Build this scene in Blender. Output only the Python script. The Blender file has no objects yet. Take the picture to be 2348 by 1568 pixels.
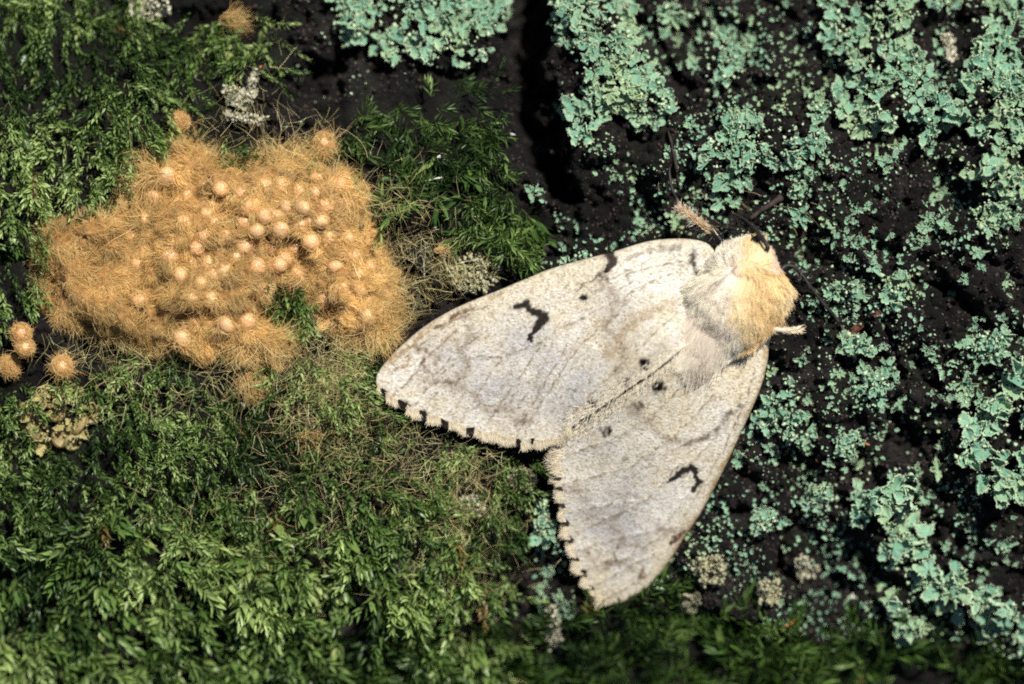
import bpy, math, random
import numpy as np
from mathutils import Matrix, Vector, Euler

# ------------------------------------------------------------------ camera, sky, sun, exposure
SC = bpy.context.scene
COL = SC.collection
SC.unit_settings.system = 'METRIC'
SC.unit_settings.scale_length = 0.01          # one Blender unit is one centimetre
D = 30.0                                      # lens to bark, cm
S = 8.393 / 2347.0                            # cm per picture unit on the bark
cam_d = bpy.data.cameras.new('camera')
cam = bpy.data.objects.new('camera', cam_d); COL.objects.link(cam)
cam.location = (0, 0, D)
cam_d.sensor_width = 36.0
cam_d.lens = 36.0 * D / 8.393
cam_d.clip_start, cam_d.clip_end = 0.5, 500
cam_d.dof.use_dof = True
cam_d.dof.focus_distance = D - 0.20
cam_d.dof.aperture_fstop = 0.095
SC.camera = cam

SUN_EL, SUN_AZ = math.radians(57), math.radians(58)    # azimuth: anticlockwise from +x
world = bpy.data.worlds.new('World'); SC.world = world; world.use_nodes = True
wn = world.node_tree
sky = wn.nodes.new('ShaderNodeTexSky'); sky.sky_type = 'NISHITA'; sky.sun_disc = False
sky.sun_elevation = SUN_EL
sky.sun_rotation = math.pi / 2 - SUN_AZ
bg = wn.nodes['Background']; bg.inputs[1].default_value = 0.05
wn.links.new(sky.outputs[0], bg.inputs[0])
sun_d = bpy.data.lights.new('sun', 'SUN'); sun_d.energy = 5.0; sun_d.angle = math.radians(0.6)
sun_d.color = (1.0, 0.95, 0.86)
sun = bpy.data.objects.new('sun', sun_d); COL.objects.link(sun)
_dir = Vector((math.cos(SUN_EL) * math.cos(SUN_AZ), math.cos(SUN_EL) * math.sin(SUN_AZ), math.sin(SUN_EL)))
sun.rotation_euler = _dir.to_track_quat('Z', 'Y').to_euler(); sun.location = _dir * 40
SC.view_settings.view_transform = 'Standard'; SC.view_settings.look = 'None'
SC.view_settings.exposure = 0.28; SC.view_settings.gamma = 1.0
SC.cycles.use_denoising = False
SC.cycles.filter_width = 1.9
SC.cycles.max_bounces = 6; SC.cycles.diffuse_bounces = 3; SC.cycles.glossy_bounces = 3
SC.cycles.transmission_bounces = 4; SC.cycles.transparent_max_bounces = 4
SC.cycles.sample_clamp_indirect = 4.0

rng = np.random.default_rng(11)
random.seed(11)

# ------------------------------------------------------------------ helpers
def W(vx, vy, z=0.0):
    k = (D - z) / D
    return ((np.asarray(vx) - 1173.5) * S * k, (784.0 - np.asarray(vy)) * S * k)
def W3(vx, vy, z):
    x, y = W(vx, vy, z); return np.stack([x, y, np.broadcast_to(z, np.shape(x))], -1)
def V_of(x, y): return x / S + 1173.5, 784.0 - y / S

def _hash(ix, iy, seed):
    h = (ix.astype(np.int64) * 374761393 + iy.astype(np.int64) * 668265263 + seed * 974634777) & 0xFFFFFFFF
    h = ((h ^ (h >> 13)) * 1274126177) & 0xFFFFFFFF
    h = (h ^ (h >> 16)) & 0xFFFFFFFF
    return h / 4294967296.0
def perlin(x, y, seed=0):
    x = np.asarray(x, float); y = np.asarray(y, float)
    ix = np.floor(x); iy = np.floor(y); fx = x - ix; fy = y - iy
    u = fx*fx*fx*(fx*(fx*6-15)+10); v = fy*fy*fy*(fy*(fy*6-15)+10)
    def g(dx, dy):
        a = _hash(ix+dx, iy+dy, seed) * 2*np.pi
        return np.cos(a)*(fx-dx) + np.sin(a)*(fy-dy)
    return (g(0,0)*(1-u)+g(1,0)*u)*(1-v) + (g(0,1)*(1-u)+g(1,1)*u)*v
def fbm(x, y, o=4, seed=0, gain=.5):
    s = 0; a = 1.0; f = 1.0
    for i in range(o):
        s = s + a*perlin(x*f, y*f, seed+i*17); a *= gain; f *= 2.03
    return s
def voronoi(x, y, seed=0):
    ix = np.floor(x); iy = np.floor(y)
    f1 = np.full(np.shape(x), 9.0); f2 = f1.copy(); cid = np.zeros(np.shape(x))
    for dx in (-1,0,1):
        for dy in (-1,0,1):
            cx = ix+dx; cy = iy+dy
            px = cx + _hash(cx,cy,seed); py = cy + _hash(cx,cy,seed+5)
            d = np.hypot(px-x, py-y)
            n = d < f1
            f2 = np.where(n, f1, np.minimum(f2, d)); cid = np.where(n, _hash(cx,cy,seed+9), cid)
            f1 = np.where(n, d, f1)
    return f1, f2, cid
def sstep(a, b, x):
    t = np.clip((x-a)/(b-a), 0, 1); return t*t*(3-2*t)
def seg_dist(pts, X, Y, widths=None):
    """distance to a polyline; with widths: distance divided by the local half width"""
    best = np.full(np.shape(X), 1e9)
    for i in range(len(pts)-1):
        ax, ay = pts[i]; bx, by = pts[i+1]
        dx, dy = bx-ax, by-ay
        t = np.clip(((X-ax)*dx+(Y-ay)*dy)/max(dx*dx+dy*dy,1e-9), 0, 1)
        d = np.hypot(X-ax-t*dx, Y-ay-t*dy)
        if widths is not None: d = d/(widths[i]*(1-t)+widths[i+1]*t)
        best = np.minimum(best, d)
    return best
def inside(poly, X, Y):
    X = np.asarray(X, float); Y = np.asarray(Y, float)
    c = np.zeros(X.shape, bool); n = len(poly)
    for i in range(n):
        x1,y1 = poly[i]; x2,y2 = poly[(i+1)%n]
        if y1 == y2: continue
        k = ((y1 > Y) != (y2 > Y)) & (X < (x2-x1)*(Y-y1)/(y2-y1)+x1)
        c ^= k
    return c
def sdist(poly, X, Y):          # positive inside
    d = seg_dist(list(poly)+[poly[0]], X, Y)
    return np.where(inside(poly, X, Y), d, -d)
def spline(pts, n):
    P = np.array(pts, float); Q = np.vstack([2*P[0]-P[1], P, 2*P[-1]-P[-2]])
    out = []
    for i in range(len(P)-1):
        p0,p1,p2,p3 = Q[i:i+4]; t = np.linspace(0,1,24,endpoint=False)[:,None]
        out.append(.5*((2*p1)+(-p0+p2)*t+(2*p0-5*p1+4*p2-p3)*t*t+(-p0+3*p1-3*p2+p3)*t**3))
    C = np.vstack(out+[P[-1:]])
    s = np.concatenate([[0], np.cumsum(np.linalg.norm(np.diff(C,axis=0),axis=1))]); s /= s[-1]
    u = np.linspace(0,1,n)
    return np.stack([np.interp(u,s,C[:,k]) for k in range(P.shape[1])], -1)
def nrm(a): return a/np.maximum(np.linalg.norm(a,axis=-1,keepdims=True),1e-9)

def mesh_np(name, verts, faces, mat=None, cols=None, smooth=True):
    """faces: list of int arrays (n,3) / (n,4)"""
    me = bpy.data.meshes.new(name)
    verts = np.ascontiguousarray(verts, np.float32).reshape(-1,3)
    fl = [np.asarray(f, np.int32) for f in (faces if isinstance(faces, (list,tuple)) else [faces])]
    fl = [f for f in fl if len(f)]
    loops = np.concatenate([f.ravel() for f in fl])
    sizes = np.concatenate([np.full(len(f), f.shape[1], np.int32) for f in fl])
    starts = np.concatenate([[0], np.cumsum(sizes)[:-1]]).astype(np.int32)
    me.vertices.add(len(verts)); me.vertices.foreach_set('co', verts.ravel())
    me.loops.add(len(loops)); me.loops.foreach_set('vertex_index', loops)
    me.polygons.add(len(sizes)); me.polygons.foreach_set('loop_start', starts)
    me.polygons.foreach_set('use_smooth', np.full(len(sizes), smooth))
    if cols is not None:
        c = np.ones((len(verts),4), np.float32); c[:,:3] = np.asarray(cols).reshape(-1,3)
        at = me.color_attributes.new('Col', 'FLOAT_COLOR', 'POINT'); at.data.foreach_set('color', c.ravel())
    me.update(calc_edges=True)
    if mat: me.materials.append(mat)
    return me
def ob(name, data, parent=None, loc=None):
    o = bpy.data.objects.new(name, data); COL.objects.link(o)
    if parent: o.parent = parent
    if loc is not None: o.location = loc
    return o
def tag(o, label=None, cat=None, group=None, kind=None):
    if label: o['label'] = label
    if cat: o['category'] = cat
    if group: o['group'] = group
    if kind: o['kind'] = kind
    return o

def strands(P, r0, cols, sides=2, tip=.15, mid=1.0, jit=.55):
    """P (N,K,3) hair paths -> tapered hairs as arrays"""
    N,K,_ = P.shape
    T = np.empty_like(P); T[:,1:-1] = P[:,2:]-P[:,:-2]; T[:,0] = P[:,1]-P[:,0]; T[:,-1] = P[:,-1]-P[:,-2]
    T = nrm(T)
    up = nrm(np.array([0,0,1.0]) + rng.normal(0,jit,(N,1,3)))
    side = nrm(np.cross(T, np.broadcast_to(up,T.shape))); oth = np.cross(side, T)
    prof = np.linspace(1,0,K)**.6*(1-tip)+tip
    prof[0] *= mid
    r = (np.asarray(r0)*np.ones(N))[:,None,None]*prof[None,:,None]
    ang = np.arange(sides)*2*np.pi/sides
    R = [P + r*(np.cos(a)*side + np.sin(a)*oth) for a in ang]
    Vv = np.stack(R, 2)                                   # N,K,sides,3
    base = (np.arange(N)*K*sides)[:,None,None]
    k = np.arange(K-1)[None,:,None]
    m = sides if sides > 2 else 1
    j = np.arange(m)[None,None,:]; j2 = (j+1) % sides
    F = np.stack([base+k*sides+j, base+k*sides+j2, base+(k+1)*sides+j2, base+(k+1)*sides+j], -1).reshape(-1,4)
    C = np.repeat(np.asarray(cols).reshape(N,1,3), K*sides, axis=1).reshape(-1,3)
    return Vv.reshape(-1,3), F, C
def hair_paths(P0, dirs, L, K=5, lift=.3, droop=.5, curl=.25, side=None):
    """roots, unit directions (mostly flat), lengths"""
    N = len(P0); t = np.linspace(0,1,K)
    d = nrm(dirs); lat = nrm(np.cross(d, np.array([0,0,1.0])))
    c = rng.normal(0,curl,N); lift = lift*np.ones(N); droop = droop*np.ones(N)
    ph = rng.uniform(0,6.28,N)[:,None]; fq = rng.uniform(2.5,5.5,N)[:,None]
    w = curl*.55*(np.sin(fq*t[None]+ph)-np.sin(ph))
    L = np.asarray(L)*np.ones(N)
    Q = P0[:,None,:] + d[:,None,:]*(L[:,None]*t)[:,:,None]
    Q = Q + lat[:,None,:]*((c[:,None]*t**2 + w)*L[:,None])[:,:,None]
    Q[:,:,2] += (lift[:,None]*t - droop[:,None]*t**2)*L[:,None]
    return Q
def tube(path, radii, sides=10, cols=None, closed=True):
    P = np.array(path,float); K = len(P); r = np.array(radii,float)
    T = np.gradient(P,axis=0); T = nrm(T)
    side = nrm(np.cross(T, np.array([0.05,0.1,1.0]))); oth = np.cross(side,T)
    a = np.arange(sides)*2*np.pi/sides
    Vv = P[:,None,:] + r[:,None,None]*(np.cos(a)[None,:,None]*side[:,None,:]+np.sin(a)[None,:,None]*oth[:,None,:])
    k = np.arange(K-1)[:,None]; j = np.arange(sides)[None,:]
    F = np.stack([k*sides+j, k*sides+(j+1)%sides, (k+1)*sides+(j+1)%sides, (k+1)*sides+j],-1).reshape(-1,4)
    Vv = Vv.reshape(-1,3); n = len(Vv)
    Vv = np.vstack([Vv, P[:1], P[-1:]])
    jj = np.arange(sides)
    caps = np.vstack([np.stack([np.full(sides,n),(jj+1)%sides,jj],-1), np.stack([np.full(sides,n+1),(K-1)*sides+jj,(K-1)*sides+(jj+1)%sides],-1)])
    C = None
    if cols is not None:
        C = np.repeat(np.array(cols,float),sides,axis=0); C = np.vstack([C, C[:1], C[-1:]])
    return Vv, [F, caps], C
def join(parts):
    vs, f4, f3, cs, n = [], [], [], [], 0
    for v,f,c in parts:
        for ff in (f if isinstance(f,(list,tuple)) else [f]):
            (f3 if ff.shape[1]==3 else f4).append(ff+n)
        vs.append(v); cs.append(c); n += len(v)
    out = []
    if f4: out.append(np.vstack(f4))
    if f3: out.append(np.vstack(f3))
    return np.vstack(vs), out, (np.vstack(cs) if cs[0] is not None else None)

# ------------------------------------------------------------------ materials
def new_mat(name):
    m = bpy.data.materials.new(name); m.use_nodes = True
    nt = m.node_tree; b = nt.nodes['Principled BSDF']
    return m, nt, b
def node(nt, t, **kw):
    n = nt.nodes.new(t)
    for k,v in kw.items(): setattr(n,k,v)
    return n
def ramp(nt, fac, stops):
    r = node(nt,'ShaderNodeValToRGB'); e = r.color_ramp.elements
    while len(e) < len(stops): e.new(.5)
    for q,(p,c) in zip(e,stops): q.position = p; q.color = (*c,1)
    nt.links.new(fac, r.inputs[0]); return r.outputs[0]
def mixc(nt, mode, f, a, b):
    m = node(nt,'ShaderNodeMix', data_type='RGBA', blend_type=mode)
    for sock,val in ((m.inputs[0],f),(m.inputs[6],a),(m.inputs[7],b)):
        if isinstance(val,bpy.types.NodeSocket): nt.links.new(val,sock)
        elif isinstance(val,(int,float)): sock.default_value = val
        else: sock.default_value = (*val,1)
    return m.outputs[2]
def noise(nt, scale, detail=4, rough=.55, coord='Object'):
    tc = node(nt,'ShaderNodeTexCoord'); n = node(nt,'ShaderNodeTexNoise')
    n.inputs['Scale'].default_value = scale; n.inputs['Detail'].default_value = detail; n.inputs['Roughness'].default_value = rough
    nt.links.new(tc.outputs[coord], n.inputs['Vector']); return n
def bump(nt, b, h, strength, dist):
    bp = node(nt,'ShaderNodeBump'); bp.inputs['Strength'].default_value = strength; bp.inputs['Distance'].default_value = dist
    nt.links.new(h, bp.inputs['Height']); nt.links.new(bp.outputs[0], b.inputs['Normal']); return bp
def col_attr(nt):
    a = node(nt,'ShaderNodeAttribute'); a.attribute_name = 'Col'; return a.outputs['Color']
def add_translucent(nt, b, colour, fac):
    out = nt.nodes['Material Output']
    t = node(nt,'ShaderNodeBsdfTranslucent'); mx = node(nt,'ShaderNodeMixShader'); mx.inputs[0].default_value = fac
    if isinstance(colour,bpy.types.NodeSocket): nt.links.new(colour,t.inputs[0])
    else: t.inputs[0].default_value = (*colour,1)
    nt.links.new(b.outputs[0],mx.inputs[1]); nt.links.new(t.outputs[0],mx.inputs[2]); nt.links.new(mx.outputs[0],out.inputs[0])

def mat_bark():
    m,nt,b = new_mat('bark')
    n1 = noise(nt,1.3,6,.62); n2 = noise(nt,14,6,.7); n3 = noise(nt,45,4,.7)
    c = ramp(nt,n1.outputs[0],[(.3,(.003,.0025,.0025)),(.48,(.007,.006,.0055)),(.58,(.020,.0175,.0165)),(.70,(.048,.043,.041))])
    c = mixc(nt,'MULTIPLY',1.0,c,ramp(nt,n2.outputs[0],[(.32,(.35,.33,.33)),(.5,(1,1,1)),(.7,(1.9,1.8,1.7))]))
    n5 = noise(nt,3.2,6,.7); c = mixc(nt,'MIX',ramp(nt,n5.outputs[0],[(.52,(0,0,0)),(.66,(.75,.75,.75))]),c,(.020,.030,.016))
    c = mixc(nt,'MIX',ramp(nt,n3.outputs[0],[(.66,(0,0,0)),(.74,(.8,.8,.8))]),c,(.060,.075,.045))
    nt.links.new(c,b.inputs['Base Color']); b.inputs['Roughness'].default_value = .8
    b.inputs['Specular IOR Level'].default_value = .25
    s = node(nt,'ShaderNodeMath',operation='ADD'); nt.links.new(n2.outputs[0],s.inputs[0]); nt.links.new(n3.outputs[0],s.inputs[1])
    bump(nt,b,s.outputs[0],1.0,.09); return m
def mat_moss(name, use_attr, tint=(1,1,1)):
    m,nt,b = new_mat(name)
    oi = node(nt,'ShaderNodeObjectInfo')
    if use_attr: c = col_attr(nt)
    else: c = ramp(nt,oi.outputs['Random'],[(0,(.045*tint[0],.11*tint[1],.035*tint[2])),(.45,(.085*tint[0],.19*tint[1],.055*tint[2])),(.8,(.15*tint[0],.28*tint[1],.085*tint[2])),(1,(.24*tint[0],.36*tint[1],.14*tint[2]))])
    n = noise(nt,18,3)
    c = mixc(nt,'MULTIPLY',1.0,c,ramp(nt,n.outputs[0],[(.3,(.7,.72,.7)),(.7,(1.25,1.2,1.2))]))
    nt.links.new(c,b.inputs['Base Color']); b.inputs['Roughness'].default_value = .38
    b.inputs['Specular IOR Level'].default_value = .55
    hs = node(nt,'ShaderNodeHueSaturation'); hs.inputs['Value'].default_value = 1.5; hs.inputs['Saturation'].default_value=1.1; nt.links.new(c,hs.inputs['Color'])
    add_translucent(nt,b,hs.outputs[0],.28); return m
def mat_lichen(name, body, body2, rim, rough=.85):
    m,nt,b = new_mat(name)
    oi = node(nt,'ShaderNodeObjectInfo'); a = node(nt,'ShaderNodeAttribute'); a.attribute_name = 'Col'
    sp = node(nt,'ShaderNodeSeparateColor'); nt.links.new(a.outputs['Color'],sp.inputs[0])
    c = mixc(nt,'MIX',oi.outputs['Random'],body,body2)
    n = noise(nt,9,5,.65); n2 = noise(nt,60,3,.7)
    c = mixc(nt,'MULTIPLY',1.0,c,ramp(nt,n.outputs[0],[(.3,(.62,.68,.66)),(.5,(1,1,1)),(.72,(1.18,1.16,1.1))]))
    gp = node(nt,'ShaderNodeNewGeometry'); n3 = node(nt,'ShaderNodeTexNoise'); n3.inputs['Scale'].default_value = 1.6; n3.inputs['Detail'].default_value = 5; n3.inputs['Roughness'].default_value = .7
    nt.links.new(gp.outputs['Position'],n3.inputs['Vector'])
    yl = tuple(.5*(a+b) for a,b in zip(body2,(.42,.44,.14)))
    c = mixc(nt,'MIX',ramp(nt,n3.outputs[0],[(.50,(0,0,0)),(.68,(1,1,1))]),c,yl)
    c = mixc(nt,'MIX',sp.outputs[0],c,rim)
    n4 = node(nt,'ShaderNodeTexNoise'); n4.inputs['Scale'].default_value = 4.5; n4.inputs['Detail'].default_value = 4; nt.links.new(gp.outputs['Position'],n4.inputs['Vector'])
    c = mixc(nt,'MIX',ramp(nt,n4.outputs[0],[(.66,(0,0,0)),(.74,(.7,.7,.7))]),c,(.55,.49,.34))
    c = mixc(nt,'MULTIPLY',1.0,c,ramp(nt,n2.outputs[0],[(.3,(.75,.76,.75)),(.6,(1.1,1.1,1.1))]))
    nt.links.new(c,b.inputs['Base Color']); b.inputs['Roughness'].default_value = rough
    b.inputs['Specular IOR Level'].default_value = .2
    bump(nt,b,n2.outputs[0],.5,.012); return m
def mat_hair(name, rough=.5, trans=.35):
    m,nt,b = new_mat(name); c = col_attr(nt)
    nt.links.new(c,b.inputs['Base Color']); b.inputs['Roughness'].default_value = rough
    b.inputs['Specular IOR Level'].default_value = .35
    add_translucent(nt,b,c,trans); return m
def mat_plain(name, c, rough=.6, spec=.4, var=.35, scale=8):
    m,nt,b = new_mat(name); n = noise(nt,scale,5,.65)
    lo = tuple(x*(1-var) for x in c); hi = tuple(min(1,x*(1+var)) for x in c)
    nt.links.new(ramp(nt,n.outputs[0],[(.3,lo),(.7,hi)]),b.inputs['Base Color'])
    b.inputs['Roughness'].default_value = rough; b.inputs['Specular IOR Level'].default_value = spec
    bump(nt,b,n.outputs[0],.4,.02); return m
def mat_egg(name, c, trans=0.0, rough=.24):
    m,nt,b = new_mat(name); oi = node(nt,'ShaderNodeObjectInfo'); n = noise(nt,7,4)
    cc = mixc(nt,'MIX',oi.outputs['Random'],c,(c[0]*1.12,c[1]*.93,c[2]*.9))
    cc = mixc(nt,'MULTIPLY',1.0,cc,ramp(nt,n.outputs[0],[(.3,(.8,.76,.72)),(.7,(1.12,1.12,1.12))]))
    nt.links.new(cc,b.inputs['Base Color']); b.inputs['Roughness'].default_value = rough
    b.inputs['Specular IOR Level'].default_value = .5
    b.inputs['Subsurface Weight'].default_value = .15
    b.inputs['Subsurface Radius'].default_value = (.05,.03,.018); b.inputs['Subsurface Scale'].default_value = 1.0
    n2 = noise(nt,3.0,3); bump(nt,b,n2.outputs[0],.25,.08); nt.links.new(ramp(nt,n.outputs[0],[(.3,(rough*.7,)*3),(.7,(min(1,rough*1.4),)*3)]),b.inputs['Roughness'])
    if trans: b.inputs['Transmission Weight'].default_value = trans
    return m
def mat_wing():
    m,nt,b = new_mat('wing_scales'); c = col_attr(nt)
    tc = node(nt,'ShaderNodeTexCoord')
    mp = node(nt,'ShaderNodeMapping'); mp.inputs['Rotation'].default_value = (0,0,.6); mp.inputs['Scale'].default_value = (1,1.5,1)
    nt.links.new(tc.outputs['Object'],mp.inputs[0])
    vo = node(nt,'ShaderNodeTexVoronoi'); vo.inputs['Scale'].default_value = 62; nt.links.new(mp.outputs[0],vo.inputs['Vector'])
    sp = node(nt,'ShaderNodeSeparateColor'); nt.links.new(vo.outputs['Color'],sp.inputs[0])
    vo2 = node(nt,'ShaderNodeTexVoronoi'); vo2.inputs['Scale'].default_value = 38; nt.links.new(mp.outputs[0],vo2.inputs['Vector'])
    sp2 = node(nt,'ShaderNodeSeparateColor'); nt.links.new(vo2.outputs['Color'],sp2.inputs[0])
    f = ramp(nt,sp.outputs[0],[(0,(.62,.60,.57)),(.22,(.86,.85,.84)),(.6,(1,1,1)),(.85,(1.08,1.08,1.08)),(1,(1.22,1.22,1.22))])
    c1 = mixc(nt,'MULTIPLY',1.0,c,f)
    f2 = ramp(nt,sp2.outputs[1],[(0,(.76,.70,.60)),(.2,(.93,.91,.87)),(.5,(1,1,1)),(1,(1.05,1.05,1.06))])
    c2 = mixc(nt,'MULTIPLY',1.0,c1,f2)
    nt.links.new(c2,b.inputs['Base Color']); b.inputs['Roughness'].default_value = .62
    b.inputs['Specular IOR Level'].default_value = .07
    nz = noise(nt,25,4)
    ad = node(nt,'ShaderNodeMath',operation='ADD'); nt.links.new(sp.outputs[1],ad.inputs[0]); nt.links.new(nz.outputs[0],ad.inputs[1])
    bump(nt,b,ad.outputs[0],.55,.012)
    add_translucent(nt,b,c1,.08); return m

M = dict(bark=mat_bark(), moss=mat_moss('moss_mass',True), shoot=mat_moss('moss_leaf',False,(1.25,1.02,.85)), shoot_bright=mat_moss('moss_leaf_bright',False,(.8,.78,.6)),
         stem=mat_plain('moss_stem',(.05,.06,.02)),
         lichen=mat_lichen('lichen_green',(.145,.315,.225),(.24,.43,.30),(.56,.67,.43)),
         pale=mat_lichen('lichen_cream',(.34,.32,.22),(.46,.44,.33),(.60,.57,.43)),
         olive=mat_lichen('lichen_olive',(.24,.25,.14),(.34,.32,.22),(.45,.42,.27)),
         shellbed=mat_lichen('old_egg_glue',(.30,.25,.09),(.42,.36,.15),(.48,.42,.22),.45),
         hair=mat_hair('egg_hair'), fur=mat_hair('moth_fur',.5,.25), loose=mat_hair('straw_hair',.6,.3),
         pad=mat_plain('hair_felt',(.30,.165,.06),.9,.1,.45,16), egg=mat_egg('egg',(.64,.43,.21)), shell=mat_egg('egg_shell',(.34,.31,.13),.2,.5),
         wing=mat_wing(), dark=mat_plain('dark_chitin',(.016,.013,.013),.45,.5,.4,20), eye=mat_plain('eye',(.006,.006,.008),.12,.6,.2),
         attr=mat_hair('painted_chitin',.55,.0),
         twig=mat_plain('twig',(.045,.033,.030),.8,.2,.5,18), brown=mat_plain('brown_scale',(.12,.05,.03),.6,.3,.5,14),
         orange=mat_plain('orange_bit',(.45,.17,.05),.6,.3,.3,20), white=mat_plain('white_bit',(.75,.74,.70),.5,.4,.15,20))

# ------------------------------------------------------------------ layout, in picture units (2347 x 1568)
L_PATCH = {   # big lichen patches
 'top': [(750,-60),(1165,-60),(1168,20),(1140,60),(1128,110),(1100,140),(1060,150),(1020,128),(985,140),(940,120),(880,140),(850,110),(800,90),(755,60)],
 'column': [(1262,-60),(1440,-60),(1452,30),(1450,80),(1490,120),(1488,170),(1540,205),(1522,250),(1460,255),(1440,245),(1390,265),(1340,320),(1290,310),(1255,270),(1262,240),(1310,200),(1330,150),(1300,110),(1270,70)],
 'middle': [(1600,350),(1650,275),(1700,255),(1745,275),(1790,270),(1830,290),(1890,300),(1880,350),(1830,385),(1770,385),(1735,370),(1715,420),(1690,470),(1650,480),(1625,450),(1640,400),(1605,385)],
 'upper': [(1880,-60),(2210,-60),(2200,15),(2130,40),(2100,70),(2130,140),(2160,190),(2210,240),(2190,290),(2110,330),(2050,310),(2000,320),(1935,310),(1920,260),(1895,215),(1935,165),(1950,120),(1890,90)],
 'corner': [(2210,-60),(2420,-60),(2420,520),(2330,470),(2290,490),(2220,440),(2200,400),(2245,370),(2235,300),(2190,290),(2210,240),(2190,200),(2230,120),(2240,60)],
 'edge': [(2420,850),(2420,1150),(2347,1140),(2280,1155),(2240,1110),(2250,1065),(2190,1060),(2182,980),(2230,935),(2260,925),(2280,880),(2330,830)],
 'band': [(1940,1120),(1975,1085),(2030,1070),(2090,1075),(2110,1130),(2090,1170),(2140,1250),(2165,1310),(2200,1280),(2240,1330),(2290,1350),(2420,1420),(2420,1560),(2310,1520),(2220,1430),(2170,1400),(2120,1350),(2050,1330),(2040,1280),(2010,1250),(1975,1210),(1960,1170)],
 'lower': [(2040,1360),(2090,1380),(2110,1420),(2140,1450),(2100,1490),(2060,1450),(2030,1400)],
}
M_SMALL = [   # small lichen patches: outline centre, radii
 ('low green lichen clump fringed with pale lobes on bark right of the moth', (1790,950),(62,62)), ('round green lichen clump with a whitish centre spot', (2008,885),(48,40)),
 ('narrow upright green lichen clump above the middle patch', (1660,130),(48,70)), ('small green lichen clump under a curled brown scale', (1955,790),(38,24)),
 ('green lichen clump hanging below the middle patch', (1840,440),(28,45)), ('small flat green lichen clump left of the long diagonal band', (1885,1150),(48,30)),
 ('tiny green lichen clump beside the moth wing tip side', (1760,1195),(36,32)), ('green lichen clump cut by a notch right of the leg', (1945,680),(40,34)),
 ('forked green lichen clump in the dark bark upper right of the leg', (2045,660),(32,48)), ('green lichen clump spreading over the ridge near the right rim', (2260,790),(52,34)),
 ('crowded green lichen clump under the upper right thicket', (2270,500),(55,35)), ('green lichen clump on bark below the low fringed clump', (1945,1020),(30,40)),
 ('small green lichen clump between bark knobs', (1845,1010),(26,32)), ('lone blue green lichen flake beside the notched wing margin', (1244,1208),(26,48)),
 ('pale green lichen clump near the upper thicket, left of it', (1880,250),(22,28)), ('green lichen clump scattered below the column patch', (1480,255),(60,34)),
 ('small lichen clump at the top rim between column and thicket', (1560,20),(45,22)), ('green lichen clump over the wing costa', (1350,590),(52,22))]
CRUST = [
 ('yellowish crust bedding the empty egg shells', [(60,900),(150,880),(215,905),(225,960),(180,1020),(100,1035),(50,985)], 'olive'),     # pale or olive crusts: label, outline, material
 ('chalky white crust on dark bark above the egg mass', [(505,195),(530,190),(560,200),(580,150),(590,160),(580,230),(550,243),(515,235)], 'pale'),
 ('grey white crust over bark next to the fuzzy single ball', [(500,260),(560,255),(620,270),(590,290),(540,285)], 'pale'),
 ('pale olive crust between the egg mass and the wing', [(1020,620),(1060,590),(1090,560),(1140,545),(1165,575),(1150,630),(1110,680),(1050,670)], 'olive'),
 ('straw coloured upright crust streak below the wing tips', [(1250,1400),(1275,1395),(1285,1440),(1290,1490),(1262,1510),(1250,1470)], 'pale'),
 ('knobbly yellow grey crust ball under the wing', [(1580,1310),(1600,1280),(1650,1275),(1672,1310),(1660,1345),(1610,1350)], 'olive'),
 ('grey green crust beneath the knobbly ball', [(1560,1370),(1610,1365),(1600,1420),(1570,1410)], 'olive'),
 ('pale crust by the upright moss frond', [(1740,1340),(1790,1335),(1795,1385),(1745,1395)], 'olive'),
 ('mauve grey crust in the moss near the wing notch', [(1045,1150),(1085,1135),(1118,1155),(1105,1185),(1060,1190)], 'pale'),
 ('grey lichen crust at the top rim over the moss', [(270,-30),(370,-30),(385,20),(340,40),(290,25)], 'pale'),
 ('dusty grey crust by the wing margin shadow', [(1150,1080),(1200,1070),(1235,1095),(1220,1125),(1165,1120)], 'olive'),
 ('cream crust on the knob of the upper right thicket', [(2165,70),(2190,75),(2200,130),(2180,140)], 'pale'),
 ('small cream crust low on the dark bark slope', [(1830,1290),(1850,1270),(1895,1310),(1880,1335),(1840,1340)], 'pale')]
E_POLY = [(112,520),(180,500),(268,490),(300,440),(298,392),(330,362),(398,372),(405,330),(440,325),(480,350),(560,378),(600,350),(650,345),(700,368),(740,392),(800,400),(832,440),(822,490),(852,545),(885,605),(908,650),(916,692),(902,735),(892,782),(830,790),(770,770),(742,730),(722,690),(682,660),(640,648),(618,690),(590,712),(622,752),(680,782),(640,822),(580,828),(520,802),(460,818),(400,802),(330,792),(250,762),(190,748),(132,742),(100,690),(96,620)]
WL_COSTA = [(1650,600),(1625,563),(1590,551),(1540,549),(1480,556),(1400,580),(1330,598),(1250,622),(1150,664),(1050,705),(980,745),(930,785),(890,825),(866,858),(864,882)]
WL_TRAIL = [(1640,740),(1600,770),(1560,802),(1500,848),(1420,903),(1340,957),(1296,992),(1281,1012),(1262,1012),(1240,1017),(1222,1012),(1200,1021),(1180,1009),(1160,1010),(1135,997),(1112,999),(1090,988),(1066,988),(1048,974),(1024,974),(1004,961),(982,961),(962,946),(944,944),(924,928),(902,918),(884,903),(874,895),(864,882)]
WR_COSTA = [(1765,760),(1760,800),(1757,830),(1745,880),(1725,930),(1700,985),(1670,1050),(1640,1110),(1605,1175),(1565,1235),(1530,1290),(1490,1340),(1455,1365),(1420,1382),(1390,1388),(1362,1399)]
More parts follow.
